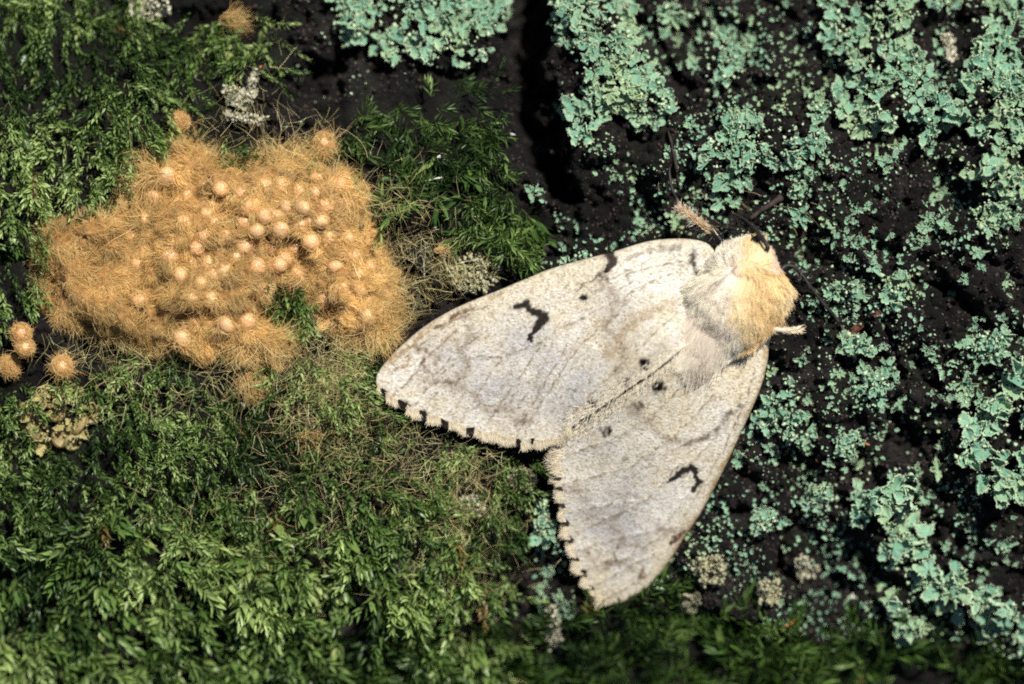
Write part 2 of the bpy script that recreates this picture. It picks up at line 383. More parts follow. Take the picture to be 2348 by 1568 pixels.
WR_TRAIL = [(1640,770),(1600,790),(1560,812),(1500,855),(1420,908),(1340,962),(1300,995),(1284,1016),(1284,1040),(1276,1060),(1282,1085),(1276,1105),(1284,1125),(1282,1146),(1290,1165),(1286,1186),(1298,1205),(1296,1228),(1308,1245),(1308,1268),(1322,1285),(1320,1308),(1340,1320),(1338,1340),(1360,1350),(1352,1362),(1374,1366),(1362,1399)]
WL_POLY = WL_COSTA + WL_TRAIL[::-1][1:]
WR_POLY = WR_COSTA + WR_TRAIL[::-1][1:]
BODY_POLY = [(1591,563),(1650,545),(1709,553),(1765,553),(1785,573),(1803,609),(1811,660),(1791,711),(1785,744),(1734,790),(1640,790),(1576,790),(1578,634)]
MOSS = {
 'A': [(-400,-300),(250,-300),(330,0),(430,20),(560,20),(655,60),(665,130),(570,160),(510,160),(485,240),(520,290),(640,330),(730,300),(770,430),(300,470),(120,520),(95,640),(60,730),(-400,760)],
 'B': [(720,250),(900,215),(1060,165),(1150,200),(1170,330),(1180,440),(1262,500),(1245,560),(1195,640),(1165,560),(1050,545),(1000,510),(870,500),(820,430),(760,380)],
 'C': [(-400,850),(60,870),(220,860),(280,790),(420,800),(600,830),(680,800),(900,790),(860,900),(930,960),(1000,1000),(1230,1050),(1240,1100),(1190,1150),(1190,1260),(1150,1350),(1190,1500),(1200,1900),(-400,1900)],
 'D': [(1130,1500),(1330,1430),(1500,1390),(1560,1330),(1580,1410),(1750,1450),(1900,1500),(2100,1480),(2347,1540),(2800,1620),(2800,1900),(1130,1900)],
 'E': [(590,655),(690,665),(745,745),(690,790),(600,745)],
}
PITS = [(2180,430,60,.35),(2085,300,28,.25),(2230,300,30,.25),(1580,85,40,.25),(1340,250,60,.18),(1225,520,70,.22),(1420,500,90,.22),(1560,470,70,.2),(2075,1010,40,.2),(1990,1080,50,.2),(2150,620,70,.2),(1870,560,50,.15),(700,300,60,.2),(690,190,50,.30),(740,150,50,.3),(640,700,50,.15),(1180,1280,60,.2),(1250,1320,50,.2),(870,130,40,.15),(1960,1280,60,.2),(2230,1240,40,.15)]

# ------------------------------------------------------------------ the bark, one sheet
def axis(lo, hi, step, far):
    a = np.arange(lo, hi+1e-6, step); g = []; d = step; x = hi
    while x < far: d *= 1.12; x += d; g.append(x)
    g = np.array(g); return np.concatenate([lo-(g-hi)[::-1], a, g])
XS = axis(-4.9, 4.9, .0195, 16); YS = axis(-3.5, 3.5, .0195, 12)
GX, GY = np.meshgrid(XS, YS); GVX, GVY = V_of(GX, GY)
CVX = np.arange(-400, 2760, 8.0); CVY = np.arange(-400, 1980, 8.0)      # coarse grid for region masks
CX, CY = np.meshgrid(CVX, CVY)
def grid_sample(A, axx, ayy, x, y):
    fx = np.clip(np.interp(x, axx, np.arange(len(axx))),0,len(axx)-1.001); fy = np.clip(np.interp(y, ayy, np.arange(len(ayy))),0,len(ayy)-1.001)
    i = fx.astype(int); j = fy.astype(int); u = fx-i; v = fy-j
    return (A[j,i]*(1-u)+A[j,i+1]*u)*(1-v)+(A[j+1,i]*(1-u)+A[j+1,i+1]*u)*v
def cs(A, vx, vy): return grid_sample(A, CVX, CVY, vx, vy)
SD_E = sdist(E_POLY, CX, CY); SD_L = sdist(WL_POLY, CX, CY); SD_R = sdist(WR_POLY, CX, CY); SD_B = sdist(BODY_POLY, CX, CY)
SD_M = np.maximum(np.maximum(SD_L, SD_R), SD_B)                          # the moth
SD_P = np.max([sdist(p, CX, CY) for p in L_PATCH.values()], 0)           # lichen plates
SD_MOSS = {k: sdist(p, CX, CY) for k,p in MOSS.items()}
MOSSY = np.max(list(SD_MOSS.values()), 0)
def log_curve(y): 
    t = y-.4; return -.085*np.where(np.abs(t)<5, t*t, 25+10*(np.abs(t)-5))
WX = GVX*S; WY = GVY*S
h = log_curve(GY) + .10*fbm(WX*.55,WY*.55,3,3) + .07*fbm(WX*1.7+9,WY*1.7,3,21)
rough = fbm(WX*6,WY*6,5,31,.6)
ridge = 1-np.abs(fbm(WX*2.2,WY*2.2,4,41))*2
moth_in = sstep(-40,60,cs(SD_M,GVX,GVY)); egg_in = sstep(-30,40,cs(SD_E,GVX,GVY)); moss_in = sstep(-30,30,cs(MOSSY,GVX,GVY))
bare = np.clip(1-moss_in,0,1)
f1,f2,cid = voronoi(WX*.95+.5*fbm(WX*.8,WY*.8,3,51), WY*.75+.5*fbm(WX*.8+7,WY*.8,3,61), 71)
crack = 1-sstep(0.0,.16,f2-f1)
f1b,f2b,_ = voronoi(WX*3.1+.6*fbm(WX*2,WY*2,3,81), WY*2.6+.6*fbm(WX*2+3,WY*2,3,91), 101)
crack2 = 1-sstep(0,.14,f2b-f1b)
calm = 1-.75*moth_in
h += bare*calm*(-.16*crack -.06*crack2 + (cid-.5)*.18 + .09*ridge) + .075*rough*(.35+.65*bare)*calm + .05*np.abs(fbm(WX*11,WY*11,3,115,.6))*bare*calm + .034*fbm(WX*20,WY*20,3,111,.65)*bare
h += .13*sstep(-25,25,cs(SD_P,GVX,GVY)) - .16*moth_in*sstep(0,80,cs(SD_M,GVX,GVY)+20)
rot = .45; U = WX*math.cos(rot)+WY*math.sin(rot); V2 = -WX*math.sin(rot)+WY*math.cos(rot)
wu = U+.25*fbm(WX*1.5,WY*1.5,3,141); wv = V2+.25*fbm(WX*1.5+5,WY*1.5,3,143)
h += bare*calm*(.09*(1-2.2*np.abs(fbm(wu*1.4,wv*5.0,3,145,.55)))*sstep(-.25,.25,fbm(WX*.9,WY*.9,2,147)+.1) + .05*np.floor(3*fbm(wu*1.2,wv*2.4,2,149))/3)
cre = seg_dist([(1212,-400),(1212,60),(1218,150),(1228,260),(1240,350),(1290,430),(1350,470)],GVX+34*fbm(WX*2.2,WY*2.2,4,125,.6),GVY+34*fbm(WX*2.2+4,WY*2.2,4,127,.6),[46,46,44,40,34,22,6])
h -= .70*(1-sstep(.30,1.30,cre+.5*fbm(WX*2.5,WY*2.5,4,121,.6)))
for px,py,pr,pd in PITS: h -= pd*np.exp(-(((GVX-px)**2+(GVY-py)**2)/pr**2)**1.3)
h += moss_in*(.14*fbm(WX*1.6,WY*1.6,3,131))
_ax = np.array([1735.,560.]); _ad = np.array([1285.,1004.])-_ax; _al = np.linalg.norm(_ad); _ad = _ad/_al
def wing_base(vx, vy):
    s = ((vx-_ax[0])*_ad[0]+(vy-_ax[1])*_ad[1])/_al; d = np.abs((vx-_ax[0])*_ad[1]-(vy-_ax[1])*_ad[0])
    return log_curve(W(vx,vy,0)[1])+.17+(.16+.26*sstep(.25,.5,s)-.30*sstep(.5,1.1,s))*np.exp(-(d/150.)**1.25)-.07*sstep(150,430,d)
_in = cs(SD_M,GVX,GVY) > -22
h = np.where(_in, np.minimum(h, wing_base(GVX,GVY)-.12), h)
H = h
def HZ(x, y): return grid_sample(H, XS, YS, x, y)
def HV(vx, vy):
    x,y = W(vx,vy,0); return HZ(x,y)
ny,nx = H.shape
idx = np.arange(ny*nx).reshape(ny,nx)
F = np.stack([idx[:-1,:-1],idx[:-1,1:],idx[1:,1:],idx[1:,:-1]],-1).reshape(-1,4)
bark = ob('bark', mesh_np('bark', np.stack([GX,GY,H],-1).reshape(-1,3), F, M['bark']))
tag(bark,'dark rough bark of the mossy trunk under everything','bark',kind='structure')

# ------------------------------------------------------------------ moss
def leaf_arrays(B, d, n, L, Wd, curl, cols):
    """lanceolate leaves with a keel: base B, direction d, upper normal n"""
    N = len(B); s = nrm(np.cross(d,n)); n = np.cross(s,d)
    L = L[:,None]; Wd = Wd[:,None]; curl = curl[:,None]
    def pt(t, w, k): return B + d*(L*t) + s*(Wd*w) + n*(L*(curl*t*t)+Wd*k)
    pts = np.stack([pt(0,0,0), pt(.36,0,-.22), pt(.30,-.5,.12), pt(.30,.5,.12), pt(.70,0,-.14), pt(.66,-.33,.10), pt(.66,.33,.10), pt(1.04,0,.05)],1)
    b = (np.arange(N)*8)[:,None]
    t = (b[:,:,None]+np.array([[0,1,2],[0,3,1],[5,4,7],[4,6,7]])[None]).reshape(-1,3)
    q = (b[:,:,None]+np.array([[2,1,4,5],[1,3,6,4]])[None]).reshape(-1,4)
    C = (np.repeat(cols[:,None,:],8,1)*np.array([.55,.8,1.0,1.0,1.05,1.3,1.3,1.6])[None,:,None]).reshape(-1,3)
    return pts.reshape(-1,3),[q,t],C
def shoot_leaves(P0, ang, L, n, ll, rise, droop, alpha, width, r=rng, spread=1.9, jit=.2):
    """all leaves of M shoots"""
    Mn = len(P0); s = (np.linspace(.06,1,n)[None,:]+r.uniform(-.02,.02,(Mn,n)))
    dx,dy = np.cos(ang)[:,None],np.sin(ang)[:,None]
    bend = r.normal(0,.35,Mn)[:,None]
    ca,sa = np.cos(bend*s),np.sin(bend*s)
    ex,ey = dx*ca-dy*sa, dx*sa+dy*ca
    Lc = L[:,None]
    B = np.stack([P0[:,0:1]+ex*Lc*s, P0[:,1:2]+ey*Lc*s, P0[:,2:3]+Lc*(rise[:,None]*s-droop[:,None]*s*s)],-1)
    T = nrm(np.stack([ex,ey,(rise[:,None]-2*droop[:,None]*s)],-1))
    side = nrm(np.cross(T,np.array([0,0,1.0]))); up = np.cross(side,T)
    psi = (np.arange(n)*2.399)[None,:]+r.uniform(0,6.28,Mn)[:,None]
    psi = spread*np.sin(psi)+r.normal(0,.2,(Mn,n))
    rad = up*np.cos(psi)[...,None]+side*np.sin(psi)[...,None]
    a = (alpha + r.normal(0,jit,(Mn,n)))*(1.15-.45*s)
    d = nrm(T*np.cos(a)[...,None]+rad*np.sin(a)[...,None])
    nn = nrm(rad*np.cos(a)[...,None]-T*np.sin(a)[...,None])
    size = ll[:,None]*(.75+.5*np.sin(np.pi*np.clip(s,.05,.95)))*r.uniform(.8,1.2,(Mn,n))
    return B.reshape(-1,3), d.reshape(-1,3), nn.reshape(-1,3), size.ravel(), (size*width).ravel()
def flow(vx, vy, kind):
    """growing direction of the moss, world angle"""
    n = fbm(vx*S*.9,vy*S*.9,2,201)*1.6
    base = {'A':-1.50,'B':-.6,'C':-1.35,'D':1.35,'E':-1.2}[kind]
    amp = {'A':.6,'B':2.6,'C':.75,'D':1.1,'E':1.5}[kind]
    return base+amp*n
MOSS_SPEC = {  # spacing, leaf length, leaves, alpha, width, shoot length (picture units)
 'A': (25,12.5,26,.9,.44,92), 'B': (18,21,15,.85,.25,58), 'C': (22,12,22,.95,.40,72), 'D': (23,27,14,.8,.24,74), 'E': (15,15,13,.9,.32,40)}
def pick(sd, poly, spacing, keep=None):
    P = np.array(poly); lo = P.min(0); hi = P.max(0)
    lo = np.maximum(lo,[-230,-190]); hi = np.minimum(hi,[2580,1760])
    gx,gy = np.meshgrid(np.arange(lo[0],hi[0],spacing),np.arange(lo[1],hi[1],spacing))
    gx = gx.ravel()+rng.uniform(-.6,.6,gx.size)*spacing; gy = gy.ravel()+rng.uniform(-.6,.6,gy.size)*spacing
    d = cs(sd,gx,gy) + 40*fbm(gx*S*2,gy*S*2,3,211)
    k = d > 0
    return gx[k],gy[k]
def moss_colour(vx, vy, n, kind):
    t = np.clip(.5+1.3*fbm(vx*S*1.2,vy*S*1.2,3,221)+rng.normal(0,.22,n),0,1)[:,None]
    dark = np.array([.030,.062,.016]); mid = np.array([.115,.20,.048]); yellow_green = np.array([.30,.40,.14])  # the leaves' own greens, varied by clump from dark to yellowish
    if kind == 'D': dark,mid,yellow_green = dark*.7, mid*np.array([.5,.6,.4]), yellow_green*np.array([.5,.62,.45])
    if kind == 'B': mid = mid*.8; yellow_green = yellow_green*np.array([.75,.85,.7])
    c = np.where(t<.5, dark+(mid-dark)*t*2, mid+(yellow_green-mid)*(t*2-1))
    brown = rng.random(n)<.004
    c[brown] = np.array([.16,.11,.035])
    return c
moss_label = {'A':'dense green moss mat hanging over the upper left bark','B':'dark spiky moss tufts between the egg mass and the bark crack','C':'broad green moss mat below the egg mass','D':'bright spiky moss strip along the lower bark','E':'scrap of moss showing in the notch of the egg mass'}
for kind in 'ABCDE':
    sp,ll,n,alpha,wid,sl = MOSS_SPEC[kind]
    vx,vy = pick(SD_MOSS[kind], MOSS[kind], sp)
    k = (np.hypot(vx-135,vy-960) > 74)&(cs(SD_M,vx,vy) < -16)&(cs(SD_E,vx,vy) < 8 if kind!='E' else cs(SD_E,vx,vy) < 30)
    gap = .6*fbm(vx*S*1.5,vy*S*1.5,3,231)+.6*fbm(vx*S*4.2,vy*S*4.2,2,236)
    lim = {'A':-.20,'B':-.12,'C':-.26,'D':-.20,'E':-.6}[kind]
    k &= gap > lim - .0
    if kind=='B': k &= rng.random(len(vx)) < np.clip((vy-170)/260,.25,1)
    if kind=='C': k &= rng.random(len(vx)) > .5*sstep(1090,1330,vy)*sstep(1250,850,vx)
    vx,vy = vx[k],vy[k]; m = len(vx)
    x,y = W(vx,vy,0); z = HZ(x,y)-.02+.38*np.clip(gap[k]+.25,0,.7)+rng.uniform(0,.07,m)
    ang = flow(vx,vy,kind)+rng.normal(0,.6,m)
    big = 1.0+(1.25*sstep(1090,1380,vy)*sstep(1250,850,vx) if kind=='C' else 0)
    L = sl*S*rng.uniform(.6,1.25,m)*big**.6; l_ = ll*S*rng.uniform(.8,1.2,m)*big
    B,d,nn,size,wd = shoot_leaves(np.stack([x,y,z],-1),ang,L,n,l_,rng.uniform(.25,.75,m),rng.uniform(.3,.75,m),alpha,wid,spread=1.6,jit=.24)
    lx,ly = V_of(B[:,0],B[:,1])
    tx,ty = V_of(B[:,0]+d[:,0]*size,B[:,1]+d[:,1]*size)
    ok = (cs(SD_M,lx,ly)<-3)&(cs(SD_M,tx,ty)<3)&(cs(SD_E,tx,ty)<22)
    if kind=='D': ok &= ty>1290
    B,d,nn,size,wd = B[ok],d[ok],nn[ok],size[ok],wd[ok]
    shootcol = np.repeat(moss_colour(vx,vy,m,kind),n,axis=0)[ok]*rng.uniform(.75,1.3,(ok.sum(),1))
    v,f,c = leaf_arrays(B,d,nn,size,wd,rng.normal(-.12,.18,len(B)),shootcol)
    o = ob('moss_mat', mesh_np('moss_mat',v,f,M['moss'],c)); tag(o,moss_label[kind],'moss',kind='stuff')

# single shoots that stand out of the mats: stem and leaves of their own
def leaf_mesh(width, curl, mat, k):
    # built finer than the mats: 5 stations across a keel
    t = np.array([0,.14,.34,.56,.78,.93,1.06]); w = np.array([.10,.36,.5,.46,.28,.11,.0])*width
    vs = []
    for a,b in zip(t,w):
        zz = curl*a*a + .02*math.sin(7*a+k)
        vs += [(a,-b,zz+.25*b),(a,0,zz-.10*b),(a,b,zz+.25*b)]
    F = []
    for i in range(len(t)-1):
        q = i*3
        F += [(q,q+1,q+4,q+3),(q+1,q+2,q+5,q+4)]
    return mesh_np('leaf', np.array(vs), np.array(F), mat)
LEAF = {k:[leaf_mesh(w*random.uniform(.85,1.15),random.uniform(-.28,-.02),M[mt],j) for j in range(4)] for k,w,mt in (('broad',.58,'shoot'),('small',.42,'shoot'),('spiky',.27,'shoot_bright'))}
def shoot_variant(kind, n, L, ll, rise, droop, alpha, width, spread):
    r = np.random.default_rng(random.randrange(10**6))
    B,d,nn,size,wd = shoot_leaves(np.zeros((1,3)),np.zeros(1),np.array([L]),n,np.array([ll]),np.array([rise]),np.array([droop]),alpha,width,r,spread,.18)
    s = np.linspace(0,1,7); path = np.stack([L*s,0*s,L*(rise*s-droop*s*s)],-1)
    # follow the bend of the leaves' own bases
    path = np.vstack([[0,0,-.05],B[np.argsort(B[:,0])][::max(1,n//5)]])
    v,f,_ = tube(path,np.linspace(.008,.004,len(path)),5)
    stem = mesh_np('stem',v,f,M['stem'])
    mats = []
    for i in range(len(B)):
        X = Vector(d[i]); Z = Vector(nn[i]); Y = Z.cross(X).normalized(); Z = X.cross(Y)
        R = Matrix((X,Y,Z)).transposed().to_4x4()
        mats.append(Matrix.Translation(Vector(B[i]))@R@Matrix.Diagonal((size[i],size[i],size[i],1)))
    return stem, mats, kind
def place_shoot(var, vx, vy, ang, scale, label, group, dz=.05):
    stem,mats,kind = var
    x,y = W(vx,vy,0); z = float(HZ(x,y))+dz
    e = ob('moss_shoot', None, loc=(float(x),float(y),z)); e.empty_display_size=.1
    e.rotation_euler = (0,0,ang); e.scale = (scale,)*3
    tag(e,label,'moss shoot',group)
    ob('stem',stem,e)
    for k,mt in enumerate(mats):
        o = ob('leaf',LEAF[kind][k%4],e); o.matrix_basis = mt
VB = [shoot_variant('broad',13,.30,.135,.42,.55,.80,.5,1.5) for _ in range(4)]
VS = [shoot_variant('small',16,.36,.072,.40,.55,.80,.42,1.6) for _ in range(3)]
VK = [shoot_variant('spiky',15,.24,.125,.65,.45,.85,.27,1.9) for _ in range(4)]
VF = [shoot_variant('spiky',22,.42,.135,.50,.30,.85,.27,1.7) for _ in range(2)]
def near(base, vx, vy, anchors): return base+' '+min(anchors,key=lambda q:(q[0][0]-vx)**2+(q[0][1]-vy)**2)[1]
LOWER = [((130,1100),'below the empty egg shells'),((480,1120),'under the hairy egg mass'),((720,1140),'below the thin hair tuft'),((1050,1250),'beside the mauve grey crust'),((900,1490),'around the low hair tuft'),((1080,1450),'toward the straw coloured crust streak'),((150,1400),'deep below the empty shells'),((520,1400),'in the thick of the broad leaves')]
UPPER = [((80,120),'far out from the bark crack'),((330,60),'beside the grey crust at its end'),((420,200),'toward the chalky white crust'),((380,300),'around the fuzzy egg ball'),((200,420),'above the egg mass corner'),((60,560),'beside the egg mass end')]
cnt = 0
pts = []
def spaced(vx,vy,dmin):
    for a,b in pts:
        if (a-vx)**2+(b-vy)**2 < dmin*dmin: return False
    pts.append((vx,vy)); return True
tries = 0
while cnt < 46 and tries < 4000:
    tries += 1; vx = random.uniform(-60,1120); vy = random.uniform(1130,1560)
    if not inside(MOSS['C'],np.array([vx]),np.array([vy]))[0] or not spaced(vx,vy,62): continue
    place_shoot(random.choice(VB),vx,vy,float(flow(np.array(vx),np.array(vy),'C'))+random.gauss(0,.3),random.uniform(.55,.85),near('broad leaved moss shoot drooping in the lower mat',vx,vy,LOWER),'drooping shoots of the lower moss mat',.15); cnt += 1
cnt = 0; tries = 0
while cnt < 34 and tries < 4000:
    tries += 1; vx = random.uniform(-40,560); vy = random.uniform(-20,640)
    if cs(SD_MOSS['A'],np.array([vx]),np.array([vy]))[0] < 20 or cs(SD_E,np.array([vx]),np.array([vy]))[0]>-90 or not spaced(vx,vy,58): continue
    place_shoot(random.choice(VS),vx,vy,float(flow(np.array(vx),np.array(vy),'A'))+random.gauss(0,.25),random.uniform(.9,1.25),near('small leaved plaited moss shoot in the hanging mat',vx,vy,UPPER),'hanging shoots of the upper moss mat',.08); cnt += 1
for vx,vy,a,s in [(1058,262,-1.9,.9),(1072,355,-1.6,1.1),(1010,345,-2.3,1.0),(960,400,-2.6,1.0),(1085,300,-.6,.8),(1000,430,-1.2,1.0),(1080,450,-2.7,1.0),(1120,430,-1.2,.9),(930,470,-2.2,.9),(1195,478,-.7,1.0),(1230,505,-1.3,.9),(1150,500,-2.0,1.0),(1190,560,-1.5,1.1),(1085,520,-2.4,1.1),(890,260,-2.6,.8),(960,250,-1.0,.7),(900,360,-.5,.9),(1040,400,-.2,.8),(1120,370,-1.7,.8),(1140,395,-.4,.7),(820,310,-1.5,.8),(1215,600,-1.4,.8)]:
    place_shoot(random.choice(VK),vx,vy,a,s,near('dark spiky moss shoot',vx,vy,[((1060,280),'under the wide lichen patch'),((920,380),'between crack and egg mass'),((1120,400),'at the rim of the bark crack'),((1200,540),'above the pale wing edge'),((1060,520),'over the pale olive crust')]),'spiky shoots by the bark crack',.06)
for vx,vy,a,s,lb in [(1700,1440,1.42,1.05,'upright feathery moss frond rising over the lower bark under the knobbly crust'),(1830,1500,1.5,.8,'short feathery moss frond rising beside a reddish sliver')]:
    place_shoot(random.choice(VF),vx,vy,a,s,lb,None,.05)
for i in range(30):
    vx = 1330+i*37+random.uniform(-12,12); vy = random.uniform(1455,1550)
    if cs(SD_MOSS['D'],np.array([vx]),np.array([vy]))[0] < 5: vy = 1560
    place_shoot(random.choice(VK+VF),vx,vy,random.gauss(1.4,.5),random.uniform(.9,1.3),near('bright spiky moss shoot in the lower strip',vx,vy,[((1380,1500),'under the wing tips'),((1640,1500),'under the knobbly crust'),((1900,1520),'beyond the reddish sliver'),((2200,1540),'under the diagonal lichen band')]),'spiky shoots of the lower moss strip',.06)

# ------------------------------------------------------------------ lichen
def lobe_geo(k, segs=22):
    r = random.Random(900+k)
    span = r.uniform(1.0,1.9); f1_,f2_ = r.uniform(2.4,4.2),r.uniform(6,9); p1,p2,p3 = (r.uniform(0,6.28) for _ in range(3))
    ts = [0,.35,.66,.84,.93,1.0,.95]; ruf = r.uniform(.10,.22); cup = r.uniform(-.05,.35)
    vs,cs_,rimpts = [],[],[]
    for j in range(segs+1):
        u = j/segs*2-1; th = u*span
        R = (1-.45*abs(u)**3)*(1+.26*math.sin(f1_*th+p1)+.13*math.sin(f2_*th+p2)+.07*math.sin(17*th+p3))
        for i,t in enumerate(ts):
            x = R*t*math.cos(th)*.95; y = R*t*math.sin(th)*.85
            z = cup*t*t + ruf*t*t*math.sin(f1_*2*th+p3) + .07*math.sin(4*x+p2)*t
            if i==4: z += .09
            if i==5: z += .10
            if i==6: z -= .12
            if i==5: rimpts.append((x,y,z))
            vs.append((x,y,z)); rim = [0,0,0,.10,.75,1,.5][i]
            cs_.append((rim*(.7+.3*math.sin(9*th+p1)),)*3)
    n = len(ts); F = []
    for j in range(segs):
        for i in range(n-1):
            a = j*n+i; F.append((a,a+1,a+n+1,a+n))
    # sorediate crumbs along the rim, a few on the face
    octf = [(0,2,4,4),(2,1,4,4),(1,3,4,4),(3,0,4,4),(2,0,5,5),(1,2,5,5),(3,1,5,5),(0,3,5,5)]
    tri = []
    for q in range(26):
        if q < 20: x,y,z = rimpts[r.randrange(1,segs)]
        else:
            x,y,z = vs[r.randrange(segs)*n+r.randrange(2,4)]
        x += r.gauss(0,.04); y += r.gauss(0,.04); z += r.uniform(.0,.05); g = r.uniform(.035,.085); b = len(vs)
        for dx,dy,dz in ((1,0,0),(-1,0,0),(0,1,0),(0,-1,0),(0,0,.9),(0,0,-.9)):
            e = g*r.uniform(.7,1.3); vs.append((x+dx*e,y+dy*e,z+dz*e)); cs_.append((r.uniform(.5,1),)*3)
        tri += [(b+a,b+c,b+d) for a,c,d,_ in octf]
    return np.array(vs),[np.array(F),np.array(tri)],np.array(cs_)
GEO = [lobe_geo(k) for k in range(12)]
LOBE = {m:[mesh_np('lobe',v,f,M[m],c) for v,f,c in GEO] for m in ('lichen','pale','olive','shellbed')}
def granules(P, r, mat, rim=1.0):
    """little crumbs: stretched octahedra"""
    o = np.array([(1,0,0),(-1,0,0),(0,1,0),(0,-1,0),(0,0,1),(0,0,-1)],float)
    f = np.array([(0,2,4),(2,1,4),(1,3,4),(3,0,4),(2,0,5),(1,2,5),(3,1,5),(0,3,5)])
    N = len(P); a = rng.uniform(0,6.28,N); ca,sa = np.cos(a)[:,None],np.sin(a)[:,None]
    q = o[None]*rng.uniform(.35,1.6,(N,6,1))
    q = np.stack([q[...,0]*ca-q[...,1]*sa,q[...,0]*sa+q[...,1]*ca,q[...,2]*.5],-1)*r[:,None,None]+P[:,None,:]
    F = (np.arange(N)[:,None,None]*6+f[None]).reshape(-1,3)
    C = np.repeat(rng.uniform(.2,1,(N,1))*rim*np.ones((1,3)),6,axis=0)
    return mesh_np('granules',q.reshape(-1,3),F,M[mat],C)
def sample_poly(poly, dmin, most, k=14):
    P = np.array(poly,float); lo,hi = P.min(0),P.max(0)
    lo = np.maximum(lo,[-90,-70]); hi = np.minimum(hi,[2430,1640])
    cand = rng.uniform(lo,hi,(most*k,2)); cand = cand[inside(poly,cand[:,0],cand[:,1])]
    out = []
    for c in cand:
        if len(out) >= most: break
        if out:
            q = np.array(out)
            if np.min((q[:,0]-c[0])**2+(q[:,1]-c[1])**2) < dmin*dmin: continue
        out.append(c)
    return np.array(out)
def lichen(name, cat, label, poly, dmin, rad, mat='lichen', group=None, most=290, flat=.32, crumbs=2.0):
    P = sample_poly(poly,dmin,most)
    q_ = sdist(poly,P[:,0],P[:,1])+.9*rad*fbm(P[:,0]*S*4.5,P[:,1]*S*4.5,3,777)*2; P = P[(q_ > 0)&(fbm(P[:,0]*S*3.2,P[:,1]*S*3.2,3,787) > -.23)] if len(P)>12 else P
    if not len(P): return
    c = np.mean(np.array(poly),0); x,y = W(*c,0)
    e = ob(name,None,loc=(float(x),float(y),float(HZ(x,y)))); e.empty_display_size = .1
    tag(e,label,cat,group)
    base = np.array(e.location)
    X,Y = W(P[:,0],P[:,1],0)
    # the relief the thallus grows over, smoothed so that lobes do not sink in pits
    Z = np.maximum(HZ(X,Y), np.mean([HZ(X+a,Y+b) for a,b in ((.12,0),(-.12,0),(0,.12),(0,-.12))],0))
    sd = sdist(poly,P[:,0],P[:,1])
    for i in range(len(P)):
        r = rad*S*random.choice((.55,.75,.9,1.0,1.15,1.35))*random.uniform(.9,1.1)*(1.0 if sd[i] < rad*1.6 else .9)
        out = math.atan2(-(P[i,1]-c[1]),P[i,0]-c[0])
        a = out+random.gauss(0,.8 if sd[i] < rad*1.2 else 1.8)
        o = ob('lobe',random.choice(LOBE[mat]),e)
        o.location = Vector((X[i],Y[i],Z[i]+.025+random.uniform(0,.065)+min(.04,max(0,sd[i])*.0008)))-Vector(base) - Vector((math.cos(a),math.sin(a),0))*r*.45
        o.rotation_euler = (random.gauss(0,flat),random.gauss(-.12,flat),a); o.scale = (r,r*random.uniform(.8,1.2),r*random.uniform(.8,1.5))
    n = int(len(P)*crumbs)
    if n:
        Q = sample_poly(poly,0,n); X,Y = W(Q[:,0],Q[:,1],0)
        G = np.stack([X,Y,HZ(X,Y)+rng.uniform(.03,.13,len(Q))],-1)-base
        g = ob('granules',granules(G,rng.uniform(2.5,6.5,len(Q))*S,mat),e); tag(g,kind='stuff')
    return e
lichen('lichen_patch','lichen','wide blue green lichen patch hanging left of the bark crack',L_PATCH['top'],15,23)
lichen('lichen_patch','lichen','long green lichen patch running down right of the bark crack',L_PATCH['column'],15,23)
lichen('lichen_patch','lichen','pale speckled lichen patch above the moth head',L_PATCH['middle'],13,19)
lichen('lichen_patch','lichen','large ragged lichen thicket with a whitish star shaped centre',L_PATCH['upper'],16,23)
lichen('lichen_patch','lichen','tall lichen thicket beyond the starred one, the biggest of all',L_PATCH['corner'],16,24)
lichen('lichen_patch','lichen','thick mint green lichen rosette with large smooth lobes on a bark ledge',L_PATCH['edge'],18,31)
lichen('lichen_patch','lichen','long diagonal band of mint green lichen over the lower bark',L_PATCH['band'],18,30)
lichen('lichen_patch','lichen','small green lichen patch under the diagonal band',L_PATCH['lower'],17,22)
for label,(cx,cy),(rx,ry) in M_SMALL:
    th = np.linspace(0,2*np.pi,14,endpoint=False); q = 1+.28*np.sin(3*th+cx)+.14*np.sin(5*th+cy)
    lichen('lichen_clump','lichen',label,[(cx+rx*a*math.cos(t),cy+ry*a*math.sin(t)) for t,a in zip(th,q)],12,17,most=40,crumbs=2.5)
for label,poly,mt in CRUST:
    if label.startswith('yellowish'): lichen('lichen_crust','crust',label,poly,15,19,'shellbed',most=60,flat=.35,crumbs=.6)
    else: lichen('lichen_crust','crust',label,poly,6.5,9,mt,most=90,flat=.6,crumbs=3)
# small rosettes over the bare bark: each one a mesh of a few lobes
def rosette_mesh(k):
    r = random.Random(50+k); parts = []
    n = r.randint(3,7)
    for i in range(n):
        v,f,c = GEO[r.randrange(12)]; a = i/n*6.283+r.uniform(-.5,.5); s = r.uniform(.45,.8)
        ca,sa = math.cos(a),math.sin(a)
        v = v*np.array([s*1.1,s*.8,s]); off = r.uniform(0,.35)
        v = np.stack([v[:,0]*ca-v[:,1]*sa+off*ca,v[:,0]*sa+v[:,1]*ca+off*sa,v[:,2]+.05*i/n],-1)
        parts.append((v,f,c))
    v,f,c = join(parts); return mesh_np('rosette',v,f,M['lichen'],c)
ROS = [rosette_mesh(k) for k in range(12)]
cl_c = rng.uniform([1230,-40],[2420,1480],(75,2))
cand = np.vstack([cl_c[rng.integers(0,75,3200)]+rng.normal(0,38,(3200,2)), rng.uniform([1220,-40],[2400,1480],(1500,2))])
rng.shuffle(cand)
